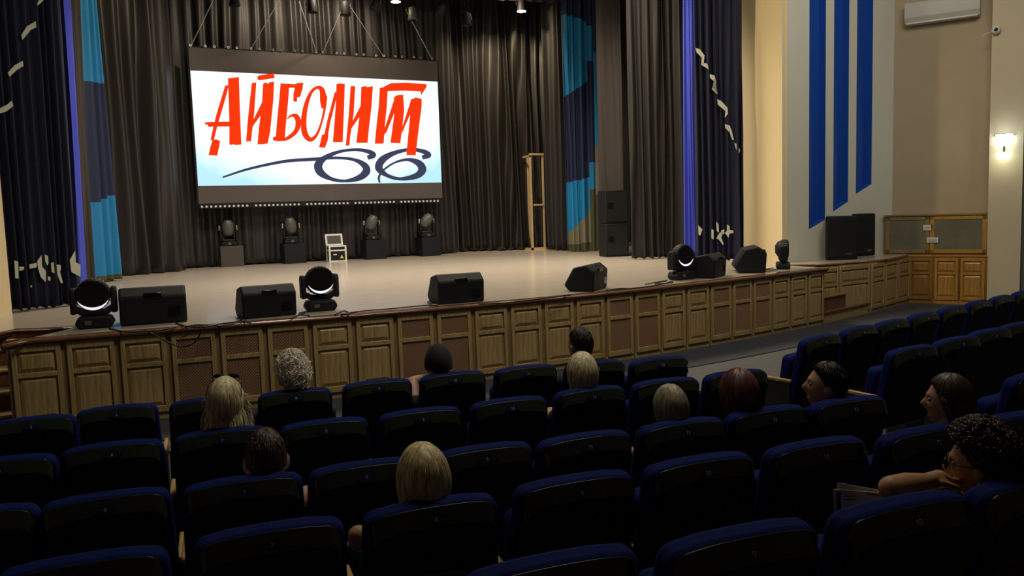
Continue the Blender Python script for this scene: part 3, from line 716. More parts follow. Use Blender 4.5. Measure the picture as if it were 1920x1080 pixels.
# ------------------------------------------------------------------ grid truss with lamps
Yt = 20.6
tr = empty('lighting_truss', (6.5, Yt, 8.3), 0, 'black lighting pipe truss over the back of the stage', 'truss')
for dy, dz in ((0, 0), (.25, .0), (.12, .22)): MB().tube([(-5.5, dy, dz), (6.5, dy, dz)], .03).build('pipe', 'black_paint', tr)
mb = MB()
for i in range(24):
    x = -5.5+i*.5; mb.tube([(x, 0, 0), (x+.25, .25, 0)], .012, 5); mb.tube([(x, 0, 0), (x+.25, .12, .22)], .012, 5)
mb.build('bracing', 'black_paint', tr)
def par(px, py, kind, label, tilt=0):
    p = Py(px, py, Yt-.1)
    e = empty('stage_lamp', (p.x, p.y, p.z), 0, label, 'stage lamp', 'lamps hung from the lighting truss')
    H = 8.28-p.z
    MB().tube([(0, .1, H), (0, .1, H*.4+.12)], .014, 6).build('hanger', 'black_paint', e)
    Mx = LM((0, 0, 0), rx=R(tilt))
    MB().lathe([(.06, .34), (.10, .30), (.115, .1), (.13, .02), (.13, 0)], 20, Mx).build('can', 'grey_plastic' if kind == 'g' else 'black_paint', e, smooth=True)
    if kind == 'lamp': MB().lathe([(.001, -.01), (.12, -.012), (.12, .004)], 20, Mx).build('lens', 'lamp_warm', e)
    elif kind == 'led':
        mb = MB()
        for a in range(19):
            r_ = 0 if a == 0 else (.05 if a < 7 else .1); th = 0 if a == 0 else (a*1.047 if a < 7 else a*.5236)
            mb.lathe([(.014, -.012), (.014, .0)], 8, Mx @ Matrix.Translation((r_*math.cos(th), r_*math.sin(th), 0)))
        mb.build('lens', 'led_dim', e)
    else: MB().lathe([(.001, -.005), (.1, -.006), (.1, .002)], 16, Mx).build('lens', 'black_gloss', e)
    MB().tube([(-.15, 0, .15), (-.15, .05, .32), (0, .1, .4), (.15, .05, .32), (.15, 0, .15)], .01, 6).build('yoke', 'black_paint', e)
for a in ((440, 11, 'b', 'black par lamp farthest left over the screen'), (586, 24, 'b', 'black par lamp over the left half of the screen'), (648, 29, 'b', 'black par lamp over the middle of the screen'),
          (702, 16, 'led', 'lamp with a dotted LED face tilted to the hall', 62), (742, 3, 'lamp', 'lit warm lamp over the right half of the screen'), (774, 38, 'g', 'pale grey par lamp lit from the side'),
          (826, 22, 'b', 'dim round lamp facing the hall above the right screen edge', 60), (875, 48, 'b', 'black par lamp just right of the screen'), (978, 21, 'lamp', 'lit warm lamp above the gathered black drape')): par(*a)

# ------------------------------------------------------------------ stage equipment
def wedge(px, py, rz, label, s=1.0, z=ZS, flip=False):
    p = Pz(px, py, z); e = empty('stage_monitor', (p.x, p.y, z), rz, label, 'loudspeaker', 'floor monitors along the stage edge')
    w2 = .33*s
    prof = [(-.20, 0), (.18, 0), (.26, .09), (.10, .36), (-.10, .40), (-.22, .30)]   # y,z  (back is -y, grille slants to +y)
    prof = [(a*s, b*s) for a, b in prof]
    MB().prism(prof, -w2, w2, 'x').build('cabinet', 'black_paint', e, bevel=.025*s, seg=3)
    a = Vector((0, .26*s, .09*s)); b = Vector((0, .10*s, .36*s)); n = Vector((0, (b-a).z, -(b-a).y)).normalized(); 
    q = [a.lerp(b, .06)+n*.004, a.lerp(b, .94)+n*.004]
    MB().add([(-w2*.9, q[0].y, q[0].z), (w2*.9, q[0].y, q[0].z), (w2*.9, q[1].y, q[1].z), (-w2*.9, q[1].y, q[1].z)], [(0,1,2,3)]).build('grille', 'black_plastic', e, solid=.01)
    MB().box(-.09*s, .09*s, -.225*s, -.19*s, .28*s, .34*s).build('handle', 'black_gloss', e, bevel=.006)
    MB().box(w2*.45, w2*.8, -.215*s, -.19*s, .08*s, .18*s).build('jack_plate', 'black_gloss', e)
    return e
wedge(290, 604, R(-4), 'large tilted stage monitor between the left moving head and its neighbour, cable plugged in', 1.12)
wedge(500, 592, R(3), 'black floor monitor just left of the central moving head', 1.0)
wedge(856, 566, R(-2), 'black floor monitor alone right of the central moving head', 1.0)
wedge(1102, 543, R(38), 'black floor monitor turned sideways in the middle right of the edge', .98)
wedge(1328, 519, R(32), 'low sideways floor monitor touching the third moving head', 1.0)
wedge(1406, 509, R(52), 'tallest sideways floor monitor near the right end of the edge', 1.15)

def wash(px, py, rz, label, tilt=-18, s=1.0, z=ZS, cres=True, head='black_paint'):
    p = Pz(px, py, z); e = empty('moving_head', (p.x, p.y, z), rz, label, 'stage light', 'moving head wash lights on the stage edge')
    MB().prism([(-.17*s, .0), (.17*s, 0), (.21*s, .06*s), (.17*s, .14*s), (-.17*s, .14*s), (-.21*s, .06*s)], -.13*s, .13*s).build('base', 'black_paint', e, bevel=.02)
    MB().box(-.1*s, -.03*s, -.135*s, -.128*s, .05*s, .10*s).build('display', 'grey_plastic', e)
    yk = MB().prism([(-.23*s, .22*s), (-.14*s, .15*s), (.14*s, .15*s), (.23*s, .22*s), (.23*s, .28*s), (.16*s, .25*s), (.10*s, .215*s), (-.10*s, .215*s), (-.16*s, .25*s), (-.23*s, .28*s)], -.07*s, .07*s)
    for sg in (-1, 1): yk.prism([(-.08*s, .17*s), (.08*s, .17*s), (.085*s, .42*s), (.05*s, .48*s), (-.05*s, .48*s), (-.085*s, .42*s)], sg*.182*s, sg*.248*s, 'x')
    yk.build('yoke', 'black_paint', e, bevel=.02)
    Mx = LM((0, 0, .40*s), rx=R(90+tilt))
    MB().lathe([(.08*s, -.15*s), (.15*s, -.10*s), (.185*s, -.02*s), (.185*s, .09*s), (.175*s, .10*s)], 32, Mx).build('lamp_head', head, e, smooth=True)
    MB().lathe([(.001, .098*s), (.165*s, .101*s), (.165*s, .106*s)], 32, Mx).build('lens', 'black_gloss', e)
    if cres:
        mb = MB(); pts = []; R0 = .172*s
        for k in range(25):
            th = R(200+140*k/24); ww = .030*s*math.sin(math.pi*k/24)+.002
            pts.append((R0*math.cos(th), R0*math.sin(th), (R0-ww)*math.cos(th), (R0-ww)*math.sin(th)))
        # local y of the lathe frame points down after the tilt, so mirror
        vs = []; 
        for a, b, c_, d_ in pts: vs += [(a, b, .112*s), (c_, d_, .112*s)]
        mb.add(vs, [(2*i, 2*i+1, 2*i+3, 2*i+2) for i in range(24)], Mx)
        mb.build('lit_rim', 'led_crescent', e, solid=.004)
    fins = MB()
    for k in range(28):
        th = 2*math.pi*k/28; fins.box(.183*s, .192*s, -.006*s, .006*s, -.02*s, .07*s, Mx @ Matrix.Rotation(th, 4, 'Z'))
    fins.build('cooling_fin', 'grey_plastic', e)
    return e
wash(180, 614, R(-5), 'moving head light at the far left corner of the stage, head tipped back', tilt=8, s=1.0)
wash(601, 582, R(-3), 'moving head light between two floor monitors, centre left of the edge', tilt=-4, s=.98)
wash(1278, 524, R(5), 'moving head light tucked against a low monitor', tilt=0, s=.98)
wash(1468, 504, R(48), 'last moving head light at the right end of the stage edge, side on', tilt=0, s=.9, cres=False)

for k, (bx, by, hx, tl, lab, mm) in enumerate(((437, 500, 431, 0, 'box at the left', 'box_brown'), (555, 494, 550, 8, 'second box from the left', 'black_paint'), (707, 486, 704, -22, 'box right of the flight case', 'black_paint'), (810, 480, 807, -38, 'box farthest right under the screen', 'black_paint'))):
    p = Pz(bx, by, ZS); s = .28
    o = MB().box(-s, s, 0, .56, 0, .52).build('plinth_box', mm, None, bevel=.008); o.location = (p.x, p.y, ZS+.002)
    tag(o, ['dark brown plinth box, farthest left under the screen', 'black plinth box second from the left under the screen', 'black plinth box just right of the flight case', 'black plinth box farthest right under the screen'][k], 'box', 'plinth boxes under the screen')
    e = empty('beam_light', (p.x-.03, p.y+.25, ZS+.525), 0, 'grey-headed beam light standing on the '+['brown plinth box', 'black box left of the flight case', 'black box right of the flight case', 'black box farthest right'][k], 'stage light', 'beam lights on the plinth boxes')
    MB().prism([(-.19, 0), (.19, 0), (.21, .05), (.15, .12), (-.15, .12), (-.21, .05)], -.14, .14).build('base', 'black_paint', e, bevel=.015)
    MB().box(-.04, .04, -.148, -.138, .03, .09).build('display', 'led_dim' if 0 else 'grey_plastic', e)
    yk = MB().box(-.16, .16, -.05, .05, .12, .17)
    for sg in (-1, 1): yk.box(min(sg*.17, sg*.21), max(sg*.17, sg*.21), -.06, .06, .12, .50)
    yk.build('yoke', 'black_plastic', e, bevel=.015)
    Mx = LM((0, 0, .46), rx=R(8), ry=R(-tl))
    MB().lathe([(.09, -.20), (.14, -.15), (.15, -.02), (.145, .10), (.10, .20), (.09, .21)], 24, Mx).build('lamp_head', 'grey_plastic', e, smooth=True)
    MB().box(-.225, -.20, -.03, .03, .40, .52).box(.20, .225, -.03, .03, .40, .52).build('yoke_cap', 'off_white', e)
# flight case
p = Pz(634, 491, ZS)
fc = empty('flight_case', (p.x, p.y, ZS), R(-4), 'small silver-edged flight case with its lid open', 'case')
MB().box(-.21, .21, 0, .36, .02, .40).build('body', 'black_paint', fc)
mb = MB()
for x in (-.21, .21):
    for y in (0, .36): mb.box(x-.022, x+.022, y-.022, y+.022, 0, .42)
for z in (.02, .30, .41):
    mb.box(-.22, .22, -.015, .01, z-.015, z+.02); mb.box(-.22, .22, .35, .375, z-.015, z+.02)
    for x in (-.215, .215): mb.box(x-.012, x+.012, 0, .36, z-.015, z+.02)
mb.build('metal_edging', 'white_plastic', fc)
lid = MB(); Ml = LM((0, .36, .42), rx=R(-14)); lid.box(-.23, .23, 0, .05, 0, .32, Ml); lo = lid.build('lid', 'white_plastic', fc, bevel=.006)
MB().box(-.18, .18, -.006, .0, .05, .27, Ml).build('lid_lining', 'box_brown', lo)
MB().add([(.05, -.028, .09), (.15, -.028, .09), (.10, -.028, .19)], [(0, 1, 2)]).build('warning_sign', 'yellow_sign', fc, solid=.004)
MB().box(-.12, -.03, -.03, -.022, .18, .21).build('sticker', 'paper', fc)
# wooden frame
fr = empty('wooden_frame', (0, 0, 0), 0, 'tall open frame of pale pine battens standing by the backdrop', 'frame')
a = Pz(998, 469, ZS); b = Pz(1027, 468, ZS); zt = Py(1000, 291, a.y).z-ZS
fr.location = (a.x, a.y, ZS)
dx = b.x-a.x
mb = lambda: MB()
mb().box(0, .06, 0, .05, 0, zt).build('upright', 'pine', fr, bevel=.004); mb().box(dx, dx+.06, .02, .06, 0, zt).build('upright', 'pine', fr, bevel=.004)
mb().box(.14, .22, .40, .46, 0, zt-.05).build('upright', 'pine', fr, bevel=.004)
mb().box(0, dx+.06, -.0, .05, zt, zt+.06).build('crossbar', 'pine', fr); mb().box(0, dx+.06, 0, .05, .0, .07).build('crossbar', 'pine', fr); mb().box(.1, dx+.02, .0, .05, zt*.47, zt*.47+.05).build('crossbar', 'pine', fr)
mb().box(0, .05, 0, .45, zt-.05, zt).build('crossbar', 'pine', fr); mb().box(.0, .05, 0, .45, .0, .06).build('crossbar', 'pine', fr)
# tall speaker stack
p = Pz(1161, 484, ZS)
for k, (z0_, h_, lab) in enumerate(((0, .80, 'lower half of the tall black speaker stack by the wing drape'), (.81, .80, 'upper half of the tall black speaker stack by the wing drape'))):
    e = empty('loudspeaker', (p.x+.36, p.y+.75, ZS+z0_+.005), R(-14), lab, 'loudspeaker', 'stacked speakers by the wing')
    MB().box(-.29, .29, -.28, .28, 0, h_).build('cabinet', 'black_paint', e, bevel=.015)
    MB().box(-.26, .26, -.292, -.28, .05, h_-.05).build('grille', 'black_plastic', e)
    MB().box(-.24, -.1, -.30, -.29, h_*.45, h_*.62).build('handle', 'black_gloss', e)
# big PA speakers on the side platform
def pa(px, py, rz, w_, h_, lab, d=.36):
    p = Pz(px, py, ZS); e = empty('loudspeaker', (p.x, p.y+d/2, ZS+.004), rz, lab, 'loudspeaker', 'large speakers on the side platform')
    MB().prism([(-w_/2, -d/2), (w_/2, -d/2), (w_*.36, d/2), (-w_*.36, d/2)], 0, h_, 'z').build('cabinet', 'black_paint', e, bevel=.03, seg=3)
    MB().box(-w_/2+.04, w_/2-.04, -d/2-.012, -d/2, .06, h_-.05).build('grille', 'black_plastic', e, bevel=.004)
    MB().box(w_*.12, w_*.3, -d/2-.018, -d/2-.012, .10, .135).build('logo_badge', 'chrome', e)
    return e
pa(1587, 487, R(-30), .62, .88, 'big black loudspeaker on the side platform, nearer the stage')
pa(1622, 480, R(-10), .60, .90, 'big black loudspeaker on the side platform, behind and right of its twin')
p = Pz(1556, 483, ZS); o = MB().box(-.2, .2, -.15, .15, 0, .09).build('amplifier_box', 'black_paint', None, bevel=.01); o.location = (p.x+.15, p.y+.2, ZS+.004); tag(o, 'low flat black box behind the big side speaker', 'box')
# cables along the edge
def cable(pts, label, r=.009, z=ZS+.012):
    q = []
    for t in pts:
        if len(t) == 2: q.append(Pz(t[0], t[1], z))
        else: q.append(Vector(t[2]) if t[0] is None else Py(t[0], t[1], t[2]))
    c = catmull([tuple(v) for v in q], 8); o = MB().tube(c, r, 6).build('cable', 'cable', None, smooth=True); tag(o, label, 'cable', 'cables along the stage edge')
cable([(205, 616), (235, 622), (262, 622), (300, 619), (330, 613)], 'black cable from the left moving head past the large monitor')
cable([(330, 606), (352, 612), (384, 613), (420, 606), (448, 602), (460, 590), (452, 600), (470, 606)], 'black cable tangled left of the second monitor')
cable([(340, 613), (372, 609), (415, 611), (446, 605), (462, 600)], 'thin black cable lying between the first two monitors', .007)
cable([(545, 597), (562, 590), (572, 585), (560, 588), (580, 592)], 'black cable between second monitor and central moving head')
cable([(628, 590), (645, 583), (655, 588), (640, 589), (680, 583), (730, 579), (790, 573), (812, 572)], 'long black cable from the central moving head to the next monitor')
cable([(812, 572), (802, 566), (818, 564), (806, 571), (822, 573)], 'coil of black cable left of the third monitor', .008)
cable([(898, 570), (940, 568), (990, 563), (1040, 557), (1070, 552)], 'black cable from the third monitor to the sideways one')
cable([(1136, 545), (1160, 541), (1180, 541), (1150, 544), (1210, 538), (1240, 533), (1262, 527)], 'black cable right of the sideways monitor')
cable([(1210, 533), (1232, 529), (1250, 526), (1228, 532), (1262, 530)], 'coil of black cable before the third moving head', .008)
cable([(1425, 507), (1440, 509), (1456, 505), (1436, 505), (1450, 502)], 'pale coil of cable between tallest monitor and last moving head', .008)
yF = 9.88
cable([(272, 618.5), (290, 628, 9.93), (312, 640, 9.93), (340, 650, 9.93), (362, 644, 9.92), (374, 628, 9.91), (378, 616.5)], 'loop of black cable hanging over the stage edge below the large monitor', .008)
cable([(318, 618), (330, 630, 9.93), (345, 631, 9.93), (358, 618)], 'smaller cable loop hanging inside the larger one', .005)

# ------------------------------------------------------------------ theatre seats
def rrect(w_, h_, r, arch=0, n=5, taper=0, z0=0):
    pts = [(-w_/2-taper, z0), (w_/2+taper, z0)]
    for k in range(n+1):
        a = R(90*k/n); pts.append((w_/2-r+r*math.cos(a), z0+h_-r+r*math.sin(a)))
    m = 6
    for k in range(1, m): x = (w_/2-r)*(1-2*k/m); pts.append((x, z0+h_+arch*(1-(x/(w_/2))**2)))
    for k in range(n+1):
        a = R(90+90*k/n); pts.append((-w_/2+r+r*math.cos(a), z0+h_-r+r*math.sin(a)))
    return pts
SEATS = {}
TILT = R(11)
def _plm():
    MT = Matrix.Translation((0, .12, .40)) @ Matrix.Rotation(TILT, 4, 'X'); H = .60; sl = math.atan2(.032, .048)
    return MT @ Matrix.Translation((0, -.0725, H-.040)) @ Matrix.Rotation(-sl, 4, 'X')
PLM = _plm()
def seat_proto(down):
    e = empty('theatre_seat', (0, 0, 0), 0)
    MT = Matrix.Translation((0, .12, .40)) @ Matrix.Rotation(TILT, 4, 'X')      # back pivots at the hip and leans to -y
    H = .60
    MB().prism(rrect(.50, H-.012, .055, .012, taper=.015), -.052, .034, 'y', MT).build('backrest', 'seat_velvet', e, bevel=.026, seg=3)
    sh = MB().prism(rrect(.452, H-.06, .04, .008, taper=.012, z0=-.02), -.062, -.03, 'y', MT).build('back_shell', 'seat_back', e, bevel=.006)
    MB().box(-.23, .23, -.066, -.058, -.025, -.015, MT).build('shell_rim', 'seat_vinyl', sh)
    # glossy protector strip over the top of the back, wrapping its corners
    out = rrect(.462, H-.020, .05, .010)[2:]; inn = [(x*.985, z-.052-(.004 if abs(x) > .19 else 0)) for x, z in out]
    poly = out+inn[::-1]
    s_ = MB(); k = len(out)
    va = [(x, -.056, z-.004) for x, z in out]+[(x, -.088, z) for x, z in inn]+[(x, -.046, z+.010) for x, z in out]+[(x, -.05, z) for x, z in inn]
    fs = []
    for i in range(k-1): fs += [(i, i+1, k+i+1, k+i), (2*k+i, 2*k+i+1, i+1, i), (k+i, k+i+1, 3*k+i+1, 3*k+i), (3*k+i, 3*k+i+1, 2*k+i+1, 2*k+i)]
    fs += [(0, k, 3*k, 2*k), (k-1, 3*k-1, 4*k-1, 2*k-1)]
    s_.add(va, fs, MT).build('top_strip', 'seat_vinyl', e, bevel=.003, seg=2)
    pl = MB(); pts = [(.050*math.cos(2*math.pi*q/24), .0165*math.sin(2*math.pi*q/24)) for q in range(24)]
    pl.prism(pts, -.0045, .001, 'y', PLM).build('number_plate', 'seat_plaque', e)
    if down: MB().prism(rrect(.46, .46, .05), 0, .12, 'z', Matrix.Translation((0, .14, .36))).build('seat_cushion', 'seat_velvet', e, bevel=.03, seg=3)
    else: MB().prism(rrect(.46, .42, .05), .0, .11, 'y', Matrix.Translation((0, .165, .40)) @ Matrix.Rotation(R(8), 4, 'X')).build('seat_cushion', 'seat_velvet', e, bevel=.03, seg=3)
    for sx in (-1, 1):
        MB().box(sx*.262-.010, sx*.262+.010, .10, .42, .0, .60).build('side_panel', 'seat_metal', e, bevel=.006)
        MB().box(sx*.263-.014, sx*.263+.014, .09, .41, .60, .63).build('armrest', 'arm_wood', e, bevel=.008, seg=2)
    return e
proto_up = seat_proto(False); proto_dn = seat_proto(True); first = {False: True, True: True}
NUMM = {}
def numeral(nm, parent):
    if nm not in NUMM:
        MT = PLM @ Matrix.Translation((0, -.0055, 0)) @ Matrix.Rotation(R(90), 4, 'X')
        o = text_mesh(nm, .026, 'numeral', 'seat_numeral', parent, MT); NUMM[nm] = o.data; return o
    o = D.objects.new('numeral', NUMM[nm]); col.objects.link(o); o.parent = parent; return o
TOPY = .12-math.sin(TILT)*.588+.02; TOPZ = .40+math.cos(TILT)*.588+.006
SEATPOS = {}
def seat(px, py, rz, number, label, group, occ=False, key=None, sx=1.0):
    z = 1.1
    for _ in range(12):
        p = Pz(px, py, z); q = p-Matrix.Rotation(rz, 3, 'Z') @ Vector((0, TOPY, 0)); z = fz(q.y)+TOPZ+.012
    pr = proto_dn if occ else proto_up
    o = pr if first[occ] else copy_tree(pr); first[occ] = False
    for c in list(D.objects):
        pass
    o.location = (q.x, q.y, fz(q.y)); o.rotation_euler = (0, 0, rz); o.scale = (sx, 1, 1)
    tag(o, label, 'seat', group); SEATS.setdefault('all', []).append((o, number)); SEATPOS[key] = (Vector(o.location), rz)
    return o
CR_ = R(-7)
rows = {
 1: [(62,778,5,0,'leftmost visible navy seat of the front row'), (220,757,6,0,'empty navy seat of the front row, second from the left edge of the picture'), (390,742,7,0,'front row navy seat half hidden behind the long-haired blonde woman'), (552,727,8,1,'front row navy seat holding the woman with curly white hair'), (706,710,9,0,'empty front row seat between the curly-haired woman and the person in a dark cap'), (847,695,10,1,'front row navy seat holding the person in a dark cap'), (983,683,11,0,'empty front row seat left of the dark-haired man'), (1112,674,12,1,'front row navy seat holding the short dark-haired man'), (1232,667,13,0,'aisle end seat of the front row in the centre block')],
 2: [(5,853,5,0,'second row navy seat cut off by the left edge of the picture'), (212,825,6,0,'empty second row seat left of the long-haired blonde woman'), (415,800,7,1,'second row navy seat holding the long-haired blonde woman'), (607,783,8,0,'empty second row seat just right of the long-haired blonde woman'), (786,763,9,0,'empty second row seat directly behind the dark cap, left one of two'), (952,743,10,0,'empty second row seat just left of the woman with bobbed blonde hair'), (1103,723,11,1,'second row navy seat holding the woman with bobbed blonde hair'), (1244,707,12,0,'empty second row seat just right of the bobbed blonde woman'), (1375,692,13,0,'aisle end seat of the second row with a pale wooden armrest')],
 3: [(-55,948,5,0,'third row navy seat cut off by the left edge of the picture'), (200,918,6,0,'empty third row seat left of the man with cropped reddish hair'), (455,888,7,1,'third row navy seat holding the man with cropped hair and checked shirt'), (680,860,8,0,'empty third row seat directly in front of the fair-haired woman in green'), (902,830,9,0,'empty third row seat ahead and right of the fair-haired woman in green'), (1092,808,10,0,'empty third row seat left of the grey-blonde head'), (1273,783,11,1,'third row navy seat holding the grey-blonde person'), (1433,760,12,1,'third row navy seat holding the person with rounded dark red hair'), (1583,742,13,1,'aisle end seat of the third row holding the man in profile')],
 4: [(158,1032,6,0,'large navy seat with number plate 6 in the bottom left corner'), (505,975,7,0,'large navy seat with number plate 7 at the bottom, left of the fair-haired woman'), (805,930,8,1,'large navy seat with number plate 8 holding the fair-haired woman in green'), (1073,885,9,0,'empty fourth row seat right of the fair-haired woman in green'), (1305,850,10,0,'empty fourth row seat behind the grey-blonde head'), (1522,820,11,0,'empty fourth row seat behind the man in profile'), (1729,795,12,0,'empty fourth row seat ahead of the woman holding papers'), (1893,770,13,1,'fourth row seat at the right edge holding the brown-haired woman')],
 5: [(1030,1030,8,0,'nearest seat, only its top showing at the bottom centre'), (1377,980,9,0,'nearest row seat with number plate 9 at the bottom right'), (1678,925,10,0,'nearest row seat with number plate 10 in front of the papers'), (1922,882,11,1,'nearest row seat at the right edge holding the woman with glasses and papers')]}
for r, L_ in rows.items():
    for px, py, nb, occ, lab in L_: seat(px, py, CR_, str(nb), lab, 'blue velvet seats in the centre block', bool(occ), (r, nb))
rr = {1: [(1533,627),(1605,610),(1667,598),(1725,585),(1780,573),(1830,562),(1873,553),(1914,544)], 2: [(1705,647),(1788,630),(1850,615),(1905,603)], 3: [(1935,693)]}
ordn = ['first', 'second', 'third', 'fourth', 'fifth', 'sixth', 'seventh', 'eighth']
for r, L_ in rr.items():
    for k, (px, py) in enumerate(L_):
        lab = {1: f'{ordn[k]} seat from the aisle in the front row of the right block', 2: f'{ordn[k]} seat from the aisle in the second row of the right block', 3: 'aisle seat of the third row of the right block, cut by the picture edge'}[r]
        seat(px, py, R(10 if r == 1 else 2), str(k+1), lab, 'blue velvet seats in the right block', False, ('R', r, k), sx=1.12)
for o, nb in SEATS['all']: numeral(nb, [c for c in D.objects if c.parent == o and c.name.startswith('number_plate')][0])

# ------------------------------------------------------------------ people
def head_pts(nu=72, nv=48):
    vs, fs = [], []
    a_, b_, c_ = .076, .096, .118
    G = lambda d, s: math.exp(-(d/s)**2)
    for j in range(nv+1):
        th = math.pi*j/nv
        for i in range(nu):
            ph = 2*math.pi*i/nu; d = Vector((math.sin(th)*math.cos(ph), math.sin(th)*math.sin(ph), math.cos(th)))
            x, y, z = d.x*a_, d.y*b_, d.z*c_
            if z < 0: x *= 1-.22*min(1, -z/.10)**1.3
            if y < 0 and z < -.02: y *= 1-.45*min(1, (-z-.02)/.09)
            if y > 0:
                y += .028*G(x, .013)*G(z+.024, .020)+.012*G(x, .010)*G(z+.002, .022)
                y -= .011*(G(abs(x)-.031, .017)*G(z-.006, .013))
                y += .005*G(z-.030, .011)*G(x, .05)
                y += .008*G(x, .022)*(G(z+.058, .007)+G(z+.072, .007)); y -= .003*G(x, .02)*G(z+.065, .003)
                y += .014*G(x, .026)*G(z+.100, .018)
                if z < -.07: y += .010
            vs.append((x, y, z))
    for j in range(nv):
        for i in range(nu): fs.append((j*nu+i, j*nu+(i+1) % nu, (j+1)*nu+(i+1) % nu, (j+1)*nu+i))
    return vs, fs
def eval_obj(o):
    dg = bpy.context.evaluated_depsgraph_get(); dg.update(); return D.meshes.new_from_object(o.evaluated_get(dg))
def segd(p, a, b):
    ab = b-a; t = max(0, min(1, (p-a).dot(ab)/max(1e-9, ab.length_squared))); return (p-(a+ab*t)).length
def mat_cols(name, c, rough=.5, sheen=0, **k):
    return mat(name, c, rough, sheen=sheen, **k).name if name not in MATS else name
for nme, c in (('hair_blonde', (.66, .58, .38)), ('hair_white', (.88, .76, .62)), ('hair_ash', (.36, .31, .23)), ('hair_fair', (.66, .54, .30)), ('hair_dark', (.010, .008, .008)), ('hair_auburn', (.035, .010, .010)), ('hair_brown', (.05, .03, .018)), ('hair_cropped', (.045, .024, .018)), ('hair_darkred', (.10, .028, .028))):
    mat(nme, c, .45, var=.45, vscale=55, vstretch=(1, 1, .25))
for nme, c in (('cloth_dark', (.008, .009, .014)), ('cloth_green', (.0, .16, .12)), ('cloth_lightblue', (.28, .36, .40)), ('cloth_black', (.006, .006, .007)), ('cloth_maroon', (.07, .008, .015)), ('cloth_denim', (.03, .05, .10)), ('cloth_grey', (.05, .05, .055))):
    mat(nme, c, .85)
def check_mat():
    m = D.materials.new('cloth_check'); m.use_nodes = True; nt = m.node_tree; b = nt.nodes['Principled BSDF']; b.inputs['Roughness'].default_value = .85
    tc = nt.nodes.new('ShaderNodeTexCoord'); ck = nt.nodes.new('ShaderNodeTexChecker'); ck.inputs['Scale'].default_value = 95
    ck.inputs[1].default_value = (.30, .30, .27, 1); ck.inputs[2].default_value = (.02, .022, .035, 1); nt.links.new(tc.outputs['Object'], ck.inputs['Vector']); nt.links.new(ck.outputs[0], b.inputs['Base Color']); MATS['cloth_check'] = m
check_mat()

